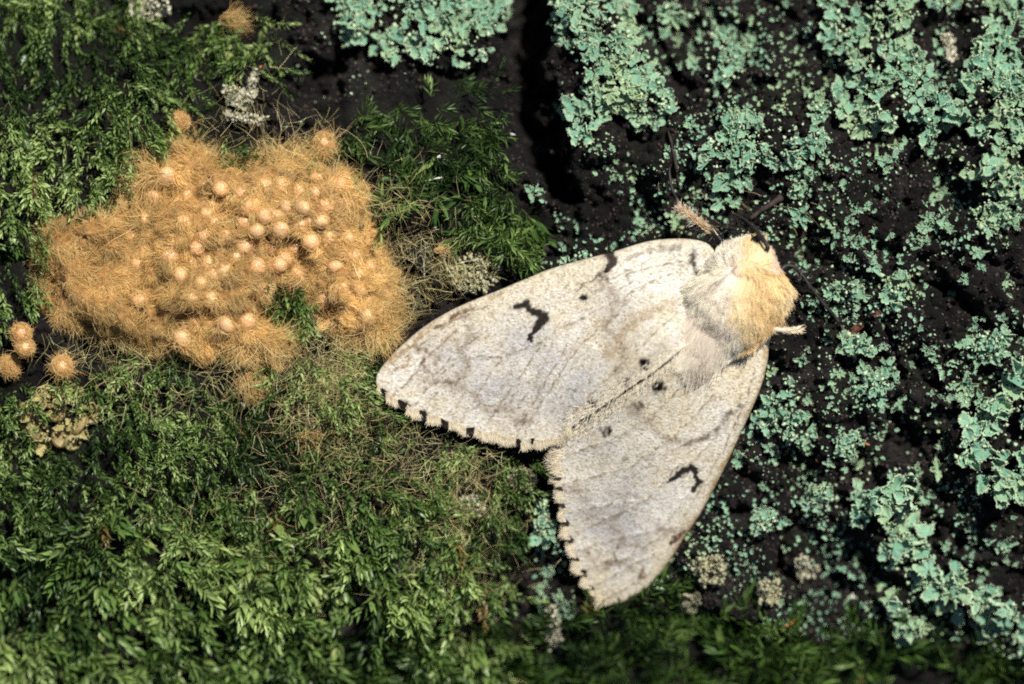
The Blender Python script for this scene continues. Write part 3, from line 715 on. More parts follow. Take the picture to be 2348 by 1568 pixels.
def bare_ok(c):
    vx,vy = c[:,0],c[:,1]
    cr = seg_dist([(1212,-400),(1218,150),(1228,260),(1240,350),(1300,430),(1400,490)],vx,vy)
    return (cs(SD_M,vx,vy)<-8)&(cs(MOSSY,vx,vy)<-14)&(cr>52)&(cs(SD_P,vx,vy)<-6)
cand = cand[bare_ok(cand)]
dens = fbm(cand[:,0]*S*1.1,cand[:,1]*S*1.1,3,301)
cand = cand[dens > -.22]
ANCHOR = [((1600,150),'between the lichen column and the starred thicket'),((1500,420),'over the upper edge of the moth wing'),((2000,420),'under the starred lichen thicket'),((1900,700),'around the black moth leg'),((2250,620),'under the tallest lichen thicket'),((2080,980),'left of the mint green rosette'),((1780,1080),'by the wing pointing down'),((1740,1300),'near the knobbly crust'),((2250,1250),'between the mint rosette and the diagonal band'),((1950,1380),'under the diagonal lichen band')]
def rosette_label(c, r):
    a = min(ANCHOR,key=lambda q:(q[0][0]-c[0])**2+(q[0][1]-c[1])**2)[1]
    return ('small' if r > 13*S else 'tiny')+' green lichen rosette on bare bark '+a
n_r = 0; used = []
for c in cand:
    if n_r >= 270: break
    if not (-10 < c[0] < 2360 and -10 < c[1] < 1580): continue
    if used and np.min(np.hypot(*(np.array(used)-c).T)) < 15: continue
    used.append(c); n_r += 1
    x,y = W(c[0],c[1],0); r = S*(random.uniform(7,13) if random.random()<.6 else random.uniform(13,27))
    o = ob('lichen_rosette',random.choice(ROS),loc=(float(x),float(y),float(HZ(x,y))+.015))
    o.rotation_euler = (random.gauss(0,.25),random.gauss(0,.25),random.uniform(0,6.28)); o.scale = (r,r*random.uniform(.7,1.2),r)
    tag(o,rosette_label(c,r),'lichen','tiny lichen rosettes strewn over the bare bark')
c2 = rng.uniform([560,-60],[2420,1480],(16000,2)); c2 = c2[bare_ok(c2)&(fbm(c2[:,0]*S*1.8,c2[:,1]*S*1.8,3,311)+.25*rng.normal(0,.5,len(c2))>.06)&((c2[:,0]>1150)|(c2[:,1]<300))]
c2 = c2[(c2[:,0]>1240)|(rng.random(len(c2))<.5)][:5200]
x,y = W(c2[:,0],c2[:,1],0)
sp_ = ob('lichen_specks',granules(np.stack([x,y,HZ(x,y)+.006],-1),S*rng.uniform(.85,2.0,len(c2))**2.2,'lichen',.8)); tag(sp_,'countless pinhead specks of lichen dusting the bare bark','lichen specks',kind='stuff')
def mini_lobe(k):
    v,f,c = lobe_geo(40+k,8); n_ = 9*7; return v[:n_],f[0],c[:n_]
MINI = [mini_lobe(k) for k in range(6)]
cf = rng.uniform([1225,-60],[2420,1480],(9000,2)); cf = cf[bare_ok(cf)&(fbm(cf[:,0]*S*1.5,cf[:,1]*S*1.5,3,321)+.2*rng.normal(0,.5,len(cf))>.02)][:2300]
fp = []
fx,fy = W(cf[:,0],cf[:,1],0); fz_ = HZ(fx,fy)
for k in range(len(cf)):
    v_,f_,c_ = MINI[k%6]; a_ = rng.uniform(0,6.28); r_ = S*rng.uniform(1.9,3.2)**2; ca,sa = math.cos(a_),math.sin(a_)
    fp.append((np.stack([(v_[:,0]*ca-v_[:,1]*sa)*r_+fx[k],(v_[:,0]*sa+v_[:,1]*ca)*r_+fy[k],v_[:,2]*r_+fz_[k]+.012],-1),f_,c_))
v,f,c = join(fp); fl_ = ob('lichen_flecks',mesh_np('lichen_flecks',v,f,M['lichen'],c)); tag(fl_,'countless little lichen flecks crowding the bare bark','lichen flecks',kind='stuff')
c3 = rng.uniform([560,-60],[2420,1560],(22000,2)); c3 = c3[(cs(SD_M,c3[:,0],c3[:,1])<-5)&(cs(MOSSY,c3[:,0],c3[:,1])<0)&(cs(SD_E,c3[:,0],c3[:,1])<-5)][:13000]
x,y = W(c3[:,0],c3[:,1],0)
g = granules(np.stack([x,y,HZ(x,y)+.004],-1),S*rng.uniform(1.0,2.4,len(c3))**2,'twig'); gr = ob('bark_crumbs',g); tag(gr,'dark crumbs and grit lying on the bare bark','bark crumbs',kind='stuff')

# ------------------------------------------------------------------ egg mass
def pad_z(vx, vy):
    sd = cs(SD_E,vx,vy)
    lump = fbm(np.asarray(vx)*S*2.2,np.asarray(vy)*S*2.2,3,401)
    return HV(vx,vy)*.5+.5*log_curve(W(vx,vy,0)[1]) + .03 + (.18+.27*lump)*sstep(-8,45,sd)+.09*fbm(np.asarray(vx)*S*7,np.asarray(vy)*S*7,2,411)
EGG_ROOT = ob('egg_mass',None,loc=tuple(W3(500,600,0))); EGG_ROOT.empty_display_size=.2
tag(EGG_ROOT,'golden hairy moth egg mass spread over the moss','egg mass')
ev = np.array(EGG_ROOT.location)
gx,gy = np.meshgrid(np.arange(84,930,5.0),np.arange(312,840,5.0))
z = pad_z(gx,gy); sd = cs(SD_E,gx,gy)+10*fbm(gx*S*5,gy*S*5,2,421)
P = W3(gx,gy,z); P[...,0],P[...,1] = W(gx,gy,0)
idx = np.arange(gx.size).reshape(gx.shape)
F = np.stack([idx[:-1,:-1],idx[1:,:-1],idx[1:,1:],idx[:-1,1:]],-1).reshape(-1,4)
keep = (sd.ravel()[F].min(1) > 4); F = F[keep]
u,inv = np.unique(F,return_inverse=True)
ob('hair_felt',mesh_np('hair_felt',P.reshape(-1,3)[u]-ev,inv.reshape(F.shape),M['pad']),EGG_ROOT)
def egg_geo(k, ns=18, nr=12):
    vs = [];F = []
    for i in range(nr+1):
        t = math.pi*i/nr
        for j in range(ns):
            a = j/ns*6.283; R = 1+.02*math.sin(2*a+k)
            zz = math.cos(t)*.86
            if i<=1: zz -= .05*(1-i*.6)
            vs.append((R*math.sin(t)*math.cos(a),R*math.sin(t)*math.sin(a),zz))
    for i in range(nr):
        for j in range(ns): F.append((i*ns+j,(i+1)*ns+j,(i+1)*ns+(j+1)%ns,i*ns+(j+1)%ns))
    return np.array(vs),np.array(F)
EGGM = []
for k in range(3):
    v,f = egg_geo(k); EGGM.append(mesh_np('egg',v,f,M['egg']))
ZE0 = [(300,275),(680,365),(985,355),(830,390),(1040,425),(1130,495),(1255,500),(1215,375),(1410,480),(1545,460),(990,555),(1385,590),(850,600),(735,550),(1100,650),(935,655),(1235,620),(1310,725),(590,550),(440,600),(720,690),(845,760),(1030,765),(1185,770),(515,770),(160,800),(310,680),(1555,705),(1480,905),(935,910),(1090,890),(410,965),(715,940),(225,920),(550,1030),(960,1060),(60,1010),(1400,1140),(1530,1055),(1780,1000),(1815,1100),(1640,960),(1600,820),(730,1310),(870,1285),(415,1400),(120,1130),(1350,280),(1490,330)]
ZE = ZE0+[(640,470),(780,480),(560,680),(650,610),(880,830),(780,840),(1130,850),(1290,880),(1200,950),(1060,960),(1330,800),(1420,700),(1480,580),(1290,580),(1070,560),(880,500),(930,480),(1330,400),(1100,340),(470,880),(330,830),(600,880),(820,960),(640,960),(480,1120),(620,1130),(300,1200),(500,1260),(90,900),(40,700),(150,560),(1650,1060),(1700,1150),(1720,920),(200,420),(420,400),(560,330),(1700,1250)]
BOLD = {0,1,5,6,8,9,10,11,12,14,15,17,21,22,23,24,28,29,30,31,43,44,45,37}
EGGS = [(286.5+a*.32884,315.1+b*.32884,i in BOLD) for i,(a,b) in enumerate(ZE)]
egg_xyz = []
for k,(vx,vy,bold) in enumerate(EGGS):
    r = random.uniform(17.5,22.5)*S; x,y = W(vx,vy,0)
    z = float(pad_z(vx,vy)) + (r*random.uniform(.3,.58) if bold else r*random.uniform(-.05,.28))
    o = ob('egg',EGGM[k%3],EGG_ROOT); o.location = Vector((float(x),float(y),z))-EGG_ROOT.location
    o.rotation_euler = (random.gauss(.1,.35),random.gauss(.15,.35),random.uniform(0,6.28)); o.scale=(r,r*random.uniform(.86,1.06),r*random.uniform(.82,1.0))
    egg_xyz.append((vx,vy,x,y,z,r,bold))
def hair_colour(n, mean=(.68,.465,.185), sig=.18):
    b = np.exp(rng.normal(0,sig,(n,1))); t = rng.normal(0,.06,(n,1))
    c = np.array(mean)*b; c[:,1:2] *= 1+t; c[:,2:3] *= 1+2*t
    lightm = rng.random(n)<.12
    c[lightm] = c[lightm]*np.array([1.2,1.28,1.4])
    return np.clip(c,0,.95)
def egg_top(vx, vy):
    z = pad_z(vx,vy)
    for (ex,ey,_,_,ez,er,bold) in egg_xyz:
        d2 = ((vx-ex)**2+(vy-ey)**2)*S*S
        z = np.where(d2 < er*er, np.maximum(z, ez+np.sqrt(np.maximum(er*er-d2,0))*.88), z)
    return z
HP,HR,HC = [],[],[]
def add_hair(vx, vy, ang, L, lift, droop, curl, rad, cols, z=None, K=4):
    x,y = W(vx,vy,0)
    zz = egg_top(vx,vy) if z is None else z
    P0 = np.stack([x,y,zz-.012],-1)
    dirs = np.stack([np.cos(ang),np.sin(ang),0*ang],-1)
    HP.append(hair_paths(P0,dirs,L,K,lift,droop,curl)); HR.append(rad*np.ones(len(vx))); HC.append(cols)
def eflow(vx, vy): return 5.5*fbm(np.asarray(vx)*S*1.1,np.asarray(vy)*S*1.1,2,431)-1.0
# short dark under-fuzz
q = rng.uniform([84,312],[930,840],(24000,2)); q = q[cs(SD_E,q[:,0],q[:,1])>2][:9000]
nb = np.zeros(len(q),bool)
for ex,ey,_,_,_,er,bold in egg_xyz: nb |= np.hypot(q[:,0]-ex,q[:,1]-ey) < (18 if bold else 10)
q = q[~nb]; m = len(q)
add_hair(q[:,0],q[:,1],rng.uniform(0,6.28,m),S*rng.uniform(10,26,m),.5,.5,.6,.0023,hair_colour(m,(.56,.34,.125)))
# locks of hair: each leans one way and comes to a loose point
T = sample_poly(E_POLY,10.5,760,9)
for tx,ty in T:
    m = int(rng.integers(90,170)); a0 = float(eflow(tx,ty))+rng.normal(0,.6)
    w = rng.uniform(6,11)
    vx = tx+rng.normal(0,w,m); vy = ty+rng.normal(0,w,m)
    near = np.zeros(m,bool)
    for ex,ey,_,_,_,er,bold in egg_xyz: near |= (np.hypot(vx-ex,vy-ey) < (18 if bold else 11))
    vx,vy = vx[~near],vy[~near]; m = len(vx)
    if m < 6: continue
    Lm = rng.uniform(20,46); ang = a0+rng.normal(0,.45,m); L = S*Lm*rng.uniform(.55,1.1,m)
    tx2 = vx+np.cos(ang)*L/S*.8; ty2 = vy-np.sin(ang)*L/S*.8
    hit = np.zeros(m,bool)
    for ex,ey,_,_,_,er,bold in egg_xyz:
        if bold: hit |= np.hypot(tx2-ex,ty2-ey)<17
    kp = ~hit | (rng.random(m)<.22); vx,vy,ang,L,m = vx[kp],vy[kp],ang[kp],L[kp],int(kp.sum())
    if m < 4: continue
    lf = rng.uniform(.25,1.0); add_hair(vx,vy,ang,L,lf+rng.normal(0,.2,m),rng.uniform(.3,.9)+rng.normal(0,.1,m),.36,.0018,hair_colour(m)*np.array([1,.97,.92])**(1 if tx<480 else 0)*rng.uniform(.66,1.2)*math.exp(.6*float(fbm(np.array(tx*S*1.6),np.array(ty*S*1.6),2,441))+(-.10 if tx<480 else .08)))
    Qc = HP[-1]; tw = (np.linspace(0,1,Qc.shape[1])**1.4*rng.uniform(.4,.85))[None,:,None]
    HP[-1] = Qc*(1-tw)+Qc.mean(0,keepdims=True)*tw
# wisps that stand out: bright spikes and a fringe round the outline
def wisp(vx, vy, ang, n, L, spread, cols=None, wid=9, lift=.35, rad=.0020):
    add_hair(vx+rng.normal(0,wid,n),vy+rng.normal(0,wid*.7,n),ang+rng.normal(0,spread,n),S*L*rng.uniform(.6,1.15,n),lift+rng.normal(0,.15,n),.35,.4,rad,hair_colour(n) if cols is None else cols)
E_C = np.array([500,590])
for i in range(len(E_POLY)):
    a,b = np.array(E_POLY[i],float),np.array(E_POLY[(i+1)%len(E_POLY)],float)
    nseg = max(1,int(np.linalg.norm(b-a)/14)); nv = np.array([(b-a)[1],-(b-a)[0]]); nv = nv/np.linalg.norm(nv)
    if inside(E_POLY,np.array([(a+b)[0]/2+nv[0]*6]),np.array([(a+b)[1]/2+nv[1]*6]))[0]: nv = -nv
    for q in range(nseg):
        p = a+(b-a)*(q+.5)/nseg-nv*8
        wisp(p[0],p[1],math.atan2(-nv[1],nv[0])+random.gauss(0,.5),random.randint(24,52),random.uniform(18,42),.6)
for vx,vy,ang,n,L in [(360,400,2.9,70,75),(330,420,3.3,60,60),(430,345,1.9,90,50),(650,365,0.0,120,85),(640,370,2.8,80,60),(610,770,-.4,160,90),(560,790,-1.6,90,55),(345,505,2.75,40,85),(350,490,.4,60,60),(470,380,-.2,80,70),(870,760,-1.9,120,60),(890,700,-1.2,80,50),(235,750,-1.7,30,45),(500,520,-.5,60,60),(800,440,-1.3,70,90),(760,470,1.5,50,60),(180,600,2.0,70,50),(250,640,-.6,90,60),(420,690,.9,90,70),(390,730,.4,70,60),(300,560,2.4,70,60)]:
    wisp(vx,vy,ang,n,L,.28,wid=12,lift=.6)
# thin hairs hugging the eggs
for ex,ey,x,y,z,r,bold in egg_xyz:
    m = 44 if bold else 80
    K = 4; ph = rng.uniform(0,6.28,m); th0 = rng.uniform(1.1,1.55,m); th1 = th0-rng.uniform(.15,1.0 if bold else 1.4,m); dl = rng.normal(0,1.0,m)
    t = np.linspace(0,1,K)[None]; th = th0[:,None]*(1-t)+th1[:,None]*t; p_ = ph[:,None]+dl[:,None]*t
    R_ = r*rng.uniform(1.02,1.12,m)[:,None]*(1+.25*t*rng.uniform(0,1,m)[:,None]**3)
    HP.append(np.stack([x+R_*np.sin(th)*np.cos(p_),y+R_*np.sin(th)*np.sin(p_),z+R_*np.cos(th)*.88],-1)); HR.append(np.full(m,.0020)); HC.append(hair_colour(m))
    m = 26; ph = rng.uniform(0,6.28,m); vx = ex+r/S*1.05*np.cos(ph); vy = ey-r/S*1.05*np.sin(ph)
    add_hair(vx,vy,ph+rng.choice([-1,1],m)*rng.uniform(.9,2.2,m),S*rng.uniform(16,38,m),.35,.5,.6,.0022,hair_colour(m),z=np.full(m,z))
HPa = np.concatenate(HP); v,f,c = strands(HPa-ev,np.concatenate(HR),np.concatenate(HC),sides=2)
hm = ob('hair',mesh_np('hair',v,f,M['hair'],c),EGG_ROOT); tag(hm,kind='stuff')

# stray eggs and tufts
def stray(label, eggs, n, L, name='stray_egg', cat='egg', cols=None, spread=6.28, ang=0.0, wid=10, group=None, zoff=.04):
    vx,vy = (eggs[0] if eggs else (0,0))[:2]
    x,y = W(vx,vy,0); e = ob(name,None,loc=(float(x),float(y),float(HZ(x,y)))); e.empty_display_size=.05; tag(e,label,cat,group)
    b = np.array(e.location)
    for i,(ex,ey,r,show) in enumerate(eggs):
        xx,yy = W(ex,ey,0); zz = float(np.maximum(HZ(xx,yy),b[2]))+zoff+.06
        if show:
            o = ob('egg',EGGM[i%3],e); o.location = Vector((float(xx),float(yy),zz))-Vector(b); o.scale=(r*S,)*3; o.rotation_euler=(.2,.2,random.uniform(0,6))
        m = n; th = rng.uniform(0,6.28,m) if spread>6 else ang+rng.normal(0,spread,m)
        ra = r*np.sqrt(rng.random(m)); ph = rng.uniform(0,6.28,m)
        px = ex+ra*np.cos(ph); py = ey-ra*np.sin(ph)
        X,Y = W(px,py,0); Z = zz + np.sqrt(np.maximum(r*r-ra*ra,0))*S*.8
        if show:
            core = (np.hypot(px-ex-3,py-ey+3) < r*.55)&(rng.random(m)<.9); X,Y,Z,th,ph = X[~core],Y[~core],Z[~core],th[~core],ph[~core]
        if spread>6: th = ph+rng.choice([-1,1],len(ph))*rng.uniform(.5,2.4,len(ph))
        Q = hair_paths(np.stack([X,Y,Z],-1),np.stack([np.cos(th),np.sin(th),0*th],-1),S*L*rng.uniform(.5,1.1,len(X)),4,rng.uniform(.0,.35,len(X)),.5,.5)
        m2 = int(n*1.6); K = 4; p0 = rng.uniform(0,6.28,m2); a0 = rng.uniform(.7,1.6,m2); a1 = a0-rng.uniform(-.2,.9,m2); dl = rng.normal(0,1.1,m2); t = np.linspace(0,1,K)[None]
        th_ = a0[:,None]*(1-t)+a1[:,None]*t; p_ = p0[:,None]+dl[:,None]*t; R_ = r*S*rng.uniform(1.02,1.22,m2)[:,None]*(1+.3*t*rng.random(m2)[:,None]**2)
        G_ = np.stack([float(xx)+R_*np.sin(th_)*np.cos(p_),float(yy)+R_*np.sin(th_)*np.sin(p_),zz+R_*np.cos(th_)*.88],-1)
        if show: G_ = G_[np.hypot(G_[:,2,0]-float(xx)-.008,G_[:,2,1]-float(yy)-.01) > r*S*.42]
        Q = np.concatenate([Q,G_])
        v,f,c = strands(Q-b,.0021,hair_colour(len(Q),(.66,.43,.17)),2)
        h_ = ob('hair',mesh_np('hair',v,f,M['hair'],c),e); tag(h_,kind='stuff')
    return e
stray('fuzzy single egg ball apart in the moss above the mass',[(411,277,19,False)],420,15)
stray('single pink egg in tan hair by the upper end of the mass',[(742,326,21,True)],420,34,ang=-1.0,spread=1.0)
stray('pair of pink eggs in tan hair at the left end of the moss',[(58,765,20,True),(66,795,19,True)],260,16)
stray('hairy tan egg under the pair of pink eggs',[(25,838,20,False)],420,20)
stray('lone egg in a spiky tan tuft above the empty shells',[(150,838,20,True)],300,30)
def tuft(label, vx, vy, ang, n, L, spread, wid):
    x,y = W(vx,vy,0); b = np.array([float(x),float(y),float(HZ(x,y))])
    X,Y = W(vx+rng.normal(0,wid,n),vy+rng.normal(0,wid*.5,n),0); Z = HZ(X,Y)+.10+rng.uniform(0,.05,n)
    th = ang+rng.normal(0,spread,n)
    Q = hair_paths(np.stack([X,Y,Z],-1),np.stack([np.cos(th),np.sin(th),0*th],-1),S*L*rng.uniform(.5,1.1,n),4,.25,.35,.3)
    v,f,c = strands(Q-b,.0026,hair_colour(n),3)
    o = ob('hair_tuft',mesh_np('hair_tuft',v,f,M['hair'],c),loc=b); tag(o,label,'hair tuft')
tuft('flat brown hair tuft on bark at the upper end of the moss',515,35,-.1,130,55,.35,9)
tuft('upright wedge of tan hair standing in moss below the mass',578,862,-1.45,240,62,.28,13)
tuft('thin tan hair tuft in moss far below the mass',700,1000,-.5,150,45,.6,12)
tuft('small orange hair streak near the pale olive crust',1000,575,0.1,40,34,.15,5)
tuft('small tan hair tuft low in the broad leaved moss',910,1490,-2.0,90,32,1.1,8)
# straw coloured loose hairs webbed through the moss
zones = [((800,830),(75,50),700),((960,620),(60,70),380),((900,930),(95,65),560),((760,960),(70,80),420),((1060,1200),(80,130),560),((680,1150),(200,130),520),((1060,640),(60,40),220),((880,480),(60,60),220),((1020,1080),(90,50),260),((520,880),(180,60),380),((250,800),(90,40),150),((930,760),(30,40),300),((700,330),(70,30),110),((1650,480),(90,40),25),((560,240),(60,60),120),((1830,560),(60,60),22)]
LP,LC = [],[]
for (cx,cy),(sx,sy),n in zones:
    vx = cx+rng.normal(0,sx,n); vy = cy+rng.normal(0,sy,n); k = (cs(SD_M,vx,vy)<-25)&(cs(SD_E,vx,vy)<5); vx,vy = vx[k],vy[k]; n = len(vx)
    x,y = W(vx,vy,0); th = rng.uniform(0,6.28,n)
    z = HZ(x,y)+rng.uniform(.08,.16,n)+.16*(cs(MOSSY,vx,vy)>0)*rng.random(n)
    LP.append(hair_paths(np.stack([x,y,z],-1),np.stack([np.cos(th),np.sin(th),0*th],-1),S*rng.uniform(18,70,n),5,.06,.12,.11))
    LC.append(hair_colour(n,(.52,.44,.20),.35))
LP = np.concatenate(LP); tipx,tipy = V_of(LP[:,-1,0],LP[:,-1,1]); k = cs(SD_M,tipx,tipy)<-10
v,f,c = strands(LP[k],.0013,np.concatenate(LC)[k],2)
lo_ = ob('loose_hairs',mesh_np('loose_hairs',v,f,M['loose'],c)); tag(lo_,'web of loose straw coloured hairs strewn through the moss','loose hairs',kind='stuff')
# hatched shells
sh = ob('empty_egg_shells',None,loc=tuple(W3(140,960,float(HV(140,960))))); sh.empty_display_size=.1
tag(sh,'cluster of empty translucent yellow egg shells in the moss','egg shells')
def shell_mesh(k):
    v,f = egg_geo(k,16,10); r = random.Random(k)
    keep = [q for q in f if not all(v[i][2] > r.uniform(.25,.6) for i in q)]
    u,inv = np.unique(np.array(keep),return_inverse=True); return mesh_np('shell',v[u],inv.reshape(-1,4),M['shell'])
SHM = [shell_mesh(k) for k in range(4)]
for i,(vx,vy,r) in enumerate([(85,985,24),(60,940,20),(130,945,22),(160,915,24),(195,925,22),(180,970,24),(140,1000,22),(150,890,20),(95,1020,20),(205,960,16),(110,915,18),(165,1015,20)]):
    x,y = W(vx,vy,0); r *= 1.1; o = ob('shell',SHM[i%4],sh); o.location = Vector((float(x),float(y),float(HZ(x,y))+.055))-sh.location
    o.scale = (r*S*random.uniform(.8,1.3),r*S,r*S*.55); o.rotation_euler = (random.gauss(0,.45),random.gauss(0,.45),random.uniform(0,6))

# ------------------------------------------------------------------ the moth
ROOT = ob('moth',None,loc=tuple(W3(1690,670,float(HV(1690,670))))); ROOT.empty_display_size=.3
tag(ROOT,'cream coloured female moth with black wing marks resting on the bark','moth')
rv = np.array(ROOT.location)
AX0,AX1 = np.array([1735.,560.]),np.array([1285.,1004.]); AL = np.linalg.norm(AX1-AX0); AD = (AX1-AX0)/AL
def wing_z(vx, vy):
    s = ((vx-AX0[0])*AD[0]+(vy-AX0[1])*AD[1])/AL
    d = np.abs((vx-AX0[0])*AD[1]-(vy-AX0[1])*AD[0])
    zr = .16+.26*sstep(.25,.5,s)-.30*sstep(.5,1.1,s)
    y = W(vx,vy,0)[1]
    return log_curve(y) + .17 + zr*np.exp(-(d/150.)**1.25) - .07*sstep(150,430,d) + .012*fbm(vx*S*1.5,vy*S*1.5,2,501)
def wing(name, costa, trail, side):
    NU,NV = 300,150
    A = spline(costa,NU); Bt = spline(trail,NU)
    t = np.linspace(0,1,NV)[None,:,None]
    G = A[:,None,:]*(1-t)+Bt[:,None,:]*t
    vx,vy = G[...,0],G[...,1]
    z = wing_z(vx,vy)
    tt = t[...,0]*np.ones((NU,1))
    z = z - .05*np.exp(-tt*60)                                  # costa rolled down
    if side=='L': z = z + .035*np.exp(-(1-tt)*26)*sstep(.02,.12,np.linspace(0,1,NU))[:,None]*sstep(.52,.44,np.linspace(0,1,NU))[:,None]
    else: z = z - .02
    # ---- pigment
    cream = np.array([.63,.56,.42]); white = np.array([.70,.68,.635]); grey = np.array([.40,.395,.40]); brown = np.array([.27,.17,.07]); black = np.array([.007,.004,.004])
    sx,sy = vx*S,vy*S
    C = np.ones(vx.shape+(3,))*cream
    wmix = np.clip(.45+.9*fbm(sx*1.1,sy*1.1,3,511)+.55*fbm(sx*6,sy*6,2,521),0,1)
    edge_c = np.exp(-tt*9)
    wmix = wmix*(1-.8*edge_c)
    C = C*(1-wmix[...,None])+white*wmix[...,None]
    if side=='L': g0 = np.exp(-((vx-1175)/190)**2-((vy-860)/115)**2)+.5*np.exp(-((vx-1420)/70)**2-((vy-690)/50)**2)
    else: g0 = np.exp(-((vx-1400)/95)**2-((vy-1165)/125)**2)
    gm = np.clip(g0*(.75+1.1*fbm(sx*2.2,sy*2.2,3,531)),0,.8)
    C = C*(1-gm[...,None])+grey*gm[...,None]
    def lay(mask, col, op=1.0):
        nonlocal C
        m = np.clip(mask,0,1)[...,None]*op; C = C*(1-m)+np.array(col)*m
    jag = 1+.5*fbm(sx*14,sy*14,2,541)
    jx = vx+7*fbm(sx*9,sy*9,2,551)+5*fbm(sx*26,sy*26,2,553); jy = vy+7*fbm(sx*9+5,sy*9,2,561)+5*fbm(sx*26+3,sy*26,2,563)
    spk = np.clip(.55+1.3*fbm(sx*16,sy*16,2,571),0,1)
    def line(pts, w, col=brown, op=.75, dots=True, jit=1.0):
        d = seg_dist(pts,vx+(jx-vx)*jit,vy+(jy-vy)*jit)/w
        lay((1-sstep(.4,1.3,d))*(np.clip(1.5*spk-.25,.12,1) if dots=='dots' else np.clip(spk+.25,0,1) if dots else 1),col,min(1,op*1.25))
    def mark(pts, ws, col=black, op=.97):
        d = seg_dist(pts,jx,jy,ws)*(1/np.maximum(jag,.4))**.5
        lay(1-sstep(.62,1.28,d),col,op)
    def spot(x,y,r,op=.9,col=black): 
        d = np.hypot(jx-x,jy-y)/r/jag; lay((1-sstep(.55,1.25,d))*np.clip(spk+.5,0,1),col,min(1,op*1.15))
    zr_ = np.zeros_like(z)
    def band(pts, w, op, col=(.30,.25,.20)):
        d = seg_dist(pts,vx+16*fbm(sx*3,sy*3,2,581),vy+16*fbm(sx*3+8,sy*3,2,583))/w
        lay(np.exp(-d*d)*np.clip(.2+1.1*spk*(1+fbm(sx*5,sy*5,2,585)),0,1),col,min(1,op*1.45))
    if side=='L':
        veins = [[(1600,592),(1500,612),(1400,640)],[(1560,618),(1483,653),(1349,723),(1283,756),(1243,783),(1166,813),(1133,843),(1089,913),(1059,958)],[(1150,820),(1083,816),(1023,846),(979,893),(950,930)],[(1063,745),(1010,790),(973,823),(943,869),(905,900)],[(1243,783),(1216,829),(1183,876),(1149,923),(1109,985)],[(1300,790),(1283,823),(1246,886),(1209,949),(1186,1000)],[(1560,700),(1539,729),(1476,789),(1380,880),(1296,960)],[(1120,760),(1050,800),(1010,850)],[(1420,720),(1330,790),(1290,850),(1240,930)],[(900,850),(950,800),(1040,735),(1120,700)]]
        for q in veins: line(q,2.5,(.20,.145,.085),.62,'dots',.6); zr_ += .005*np.exp(-(seg_dist(q,vx,vy)/6)**2)
        band([(1065,712),(1085,760),(1060,800),(1075,850),(1035,875),(1085,905),(1110,940),(1160,930),(1185,965),(1225,960)],11,.55); band([(1402,590),(1380,640),(1420,690),(1385,740),(1430,800),(1425,860),(1440,880)],12,.5); band([(960,800),(1000,815),(985,860),(960,880)],10,.5); band([(1150,790),(1180,830),(1160,870),(1230,880),(1250,920)],16,.35,(.36,.34,.33))
        fold = [(1360,800),(1333,823),(1249,923),(1199,1016)]
        zr_ += .022*np.exp(-(seg_dist(fold,vx,vy)/8)**2); line(fold,4,(.70,.66,.58),.35,False)
        lay(np.exp(-(seg_dist([(1545,698),(1500,712),(1449,739),(1415,775),(1395,812)],vx,vy)/15)**2)*np.clip(spk+.3,0,1),(.36,.27,.17),.75)
        mark([(1184,702),(1206,696),(1214,712),(1236,714),(1247,727),(1236,746),(1225,759),(1214,778)],[9,11,8,8,12,10,5,6])
        mark([(1394,580),(1406,597),(1402,608),(1388,622)],[12,11,10,5],op=.93)
        line([(1388,622),(1376,630),(1400,650)],5,black,.5); line([(1376,632),(1340,650),(1322,668)],3,black,.5)
        spot(1338,683,10,.9); spot(1478,832,15,.95); spot(1484,845,7,.8); spot(1436,876,13,.9); spot(1425,868,7,.4); spot(1356,933,17,.95); spot(1368,926,6,.6); spot(1319,898,8,.5); spot(1305,893,6,.35)
        line([(1150,672),(1120,690)],6,brown,.5); line([(1210,905),(1190,930),(1205,955),(1180,975)],4,(.16,.12,.08),.5); line([(1240,850),(1225,880),(1240,900)],4,(.2,.16,.12),.45); line([(1000,900),(985,925),(1000,940)],4,(.2,.15,.1),.4); line([(1450,610),(1430,625),(1445,650),(1420,668)],4,(.22,.17,.12),.5)
        line([(1085,706),(1063,712),(1026,736),(1000,752)],6,(.12,.07,.035),.75); line([(990,752),(950,782),(900,830)],7,brown,.6)
        line([(945,790),(960,805),(975,800),(969,846),(989,863),(996,876),(1033,876),(1060,866)],4,(.14,.09,.05),.6); line([(900,850),(930,838),(940,820)],4,brown,.5)
        line([(1083,936),(1100,928),(1119,929),(1136,946),(1160,930),(1180,905)],4,(.14,.10,.06),.5)
        line([(1560,565),(1500,572),(1440,590)],7,(.16,.13,.11),.45); line([(1330,650),(1360,672),(1400,660)],5,(.2,.15,.1),.4)
        line([(1590,575),(1588,600),(1596,625)],8,black,.7)
        marg = [(876,906,15),(922,931,16),(970,955,15),(1020,974,14),(1080,991,13),(1190,1017,9),(1221,1013,7),(1135,1003,7)]
        for a,b,r in marg: spot(a,b,r*.95,1.0)
        gl = np.exp(-((vx-1010)/55)**2-((vy-780)/40)**2)
        lay(gl*spk,(.25,.17,.10),.4)
    else:
        veins = [[(1640,900),(1545,1000),(1446,1068),(1367,1091),(1291,1111)],[(1560,1060),(1484,1144),(1402,1185),(1340,1210)],[(1466,1149),(1350,1165),(1292,1180)],[(1580,1130),(1513,1214),(1408,1237),(1325,1260)],[(1540,1210),(1443,1278),(1385,1290),(1330,1312)],[(1500,1270),(1419,1310),(1378,1334),(1345,1345)],[(1600,850),(1500,945),(1400,1010),(1300,1040)],[(1700,900),(1640,1000),(1560,1090)],[(1490,1310),(1430,1350),(1375,1378)],[(1730,850),(1700,940),(1640,1060),(1570,1180)]]
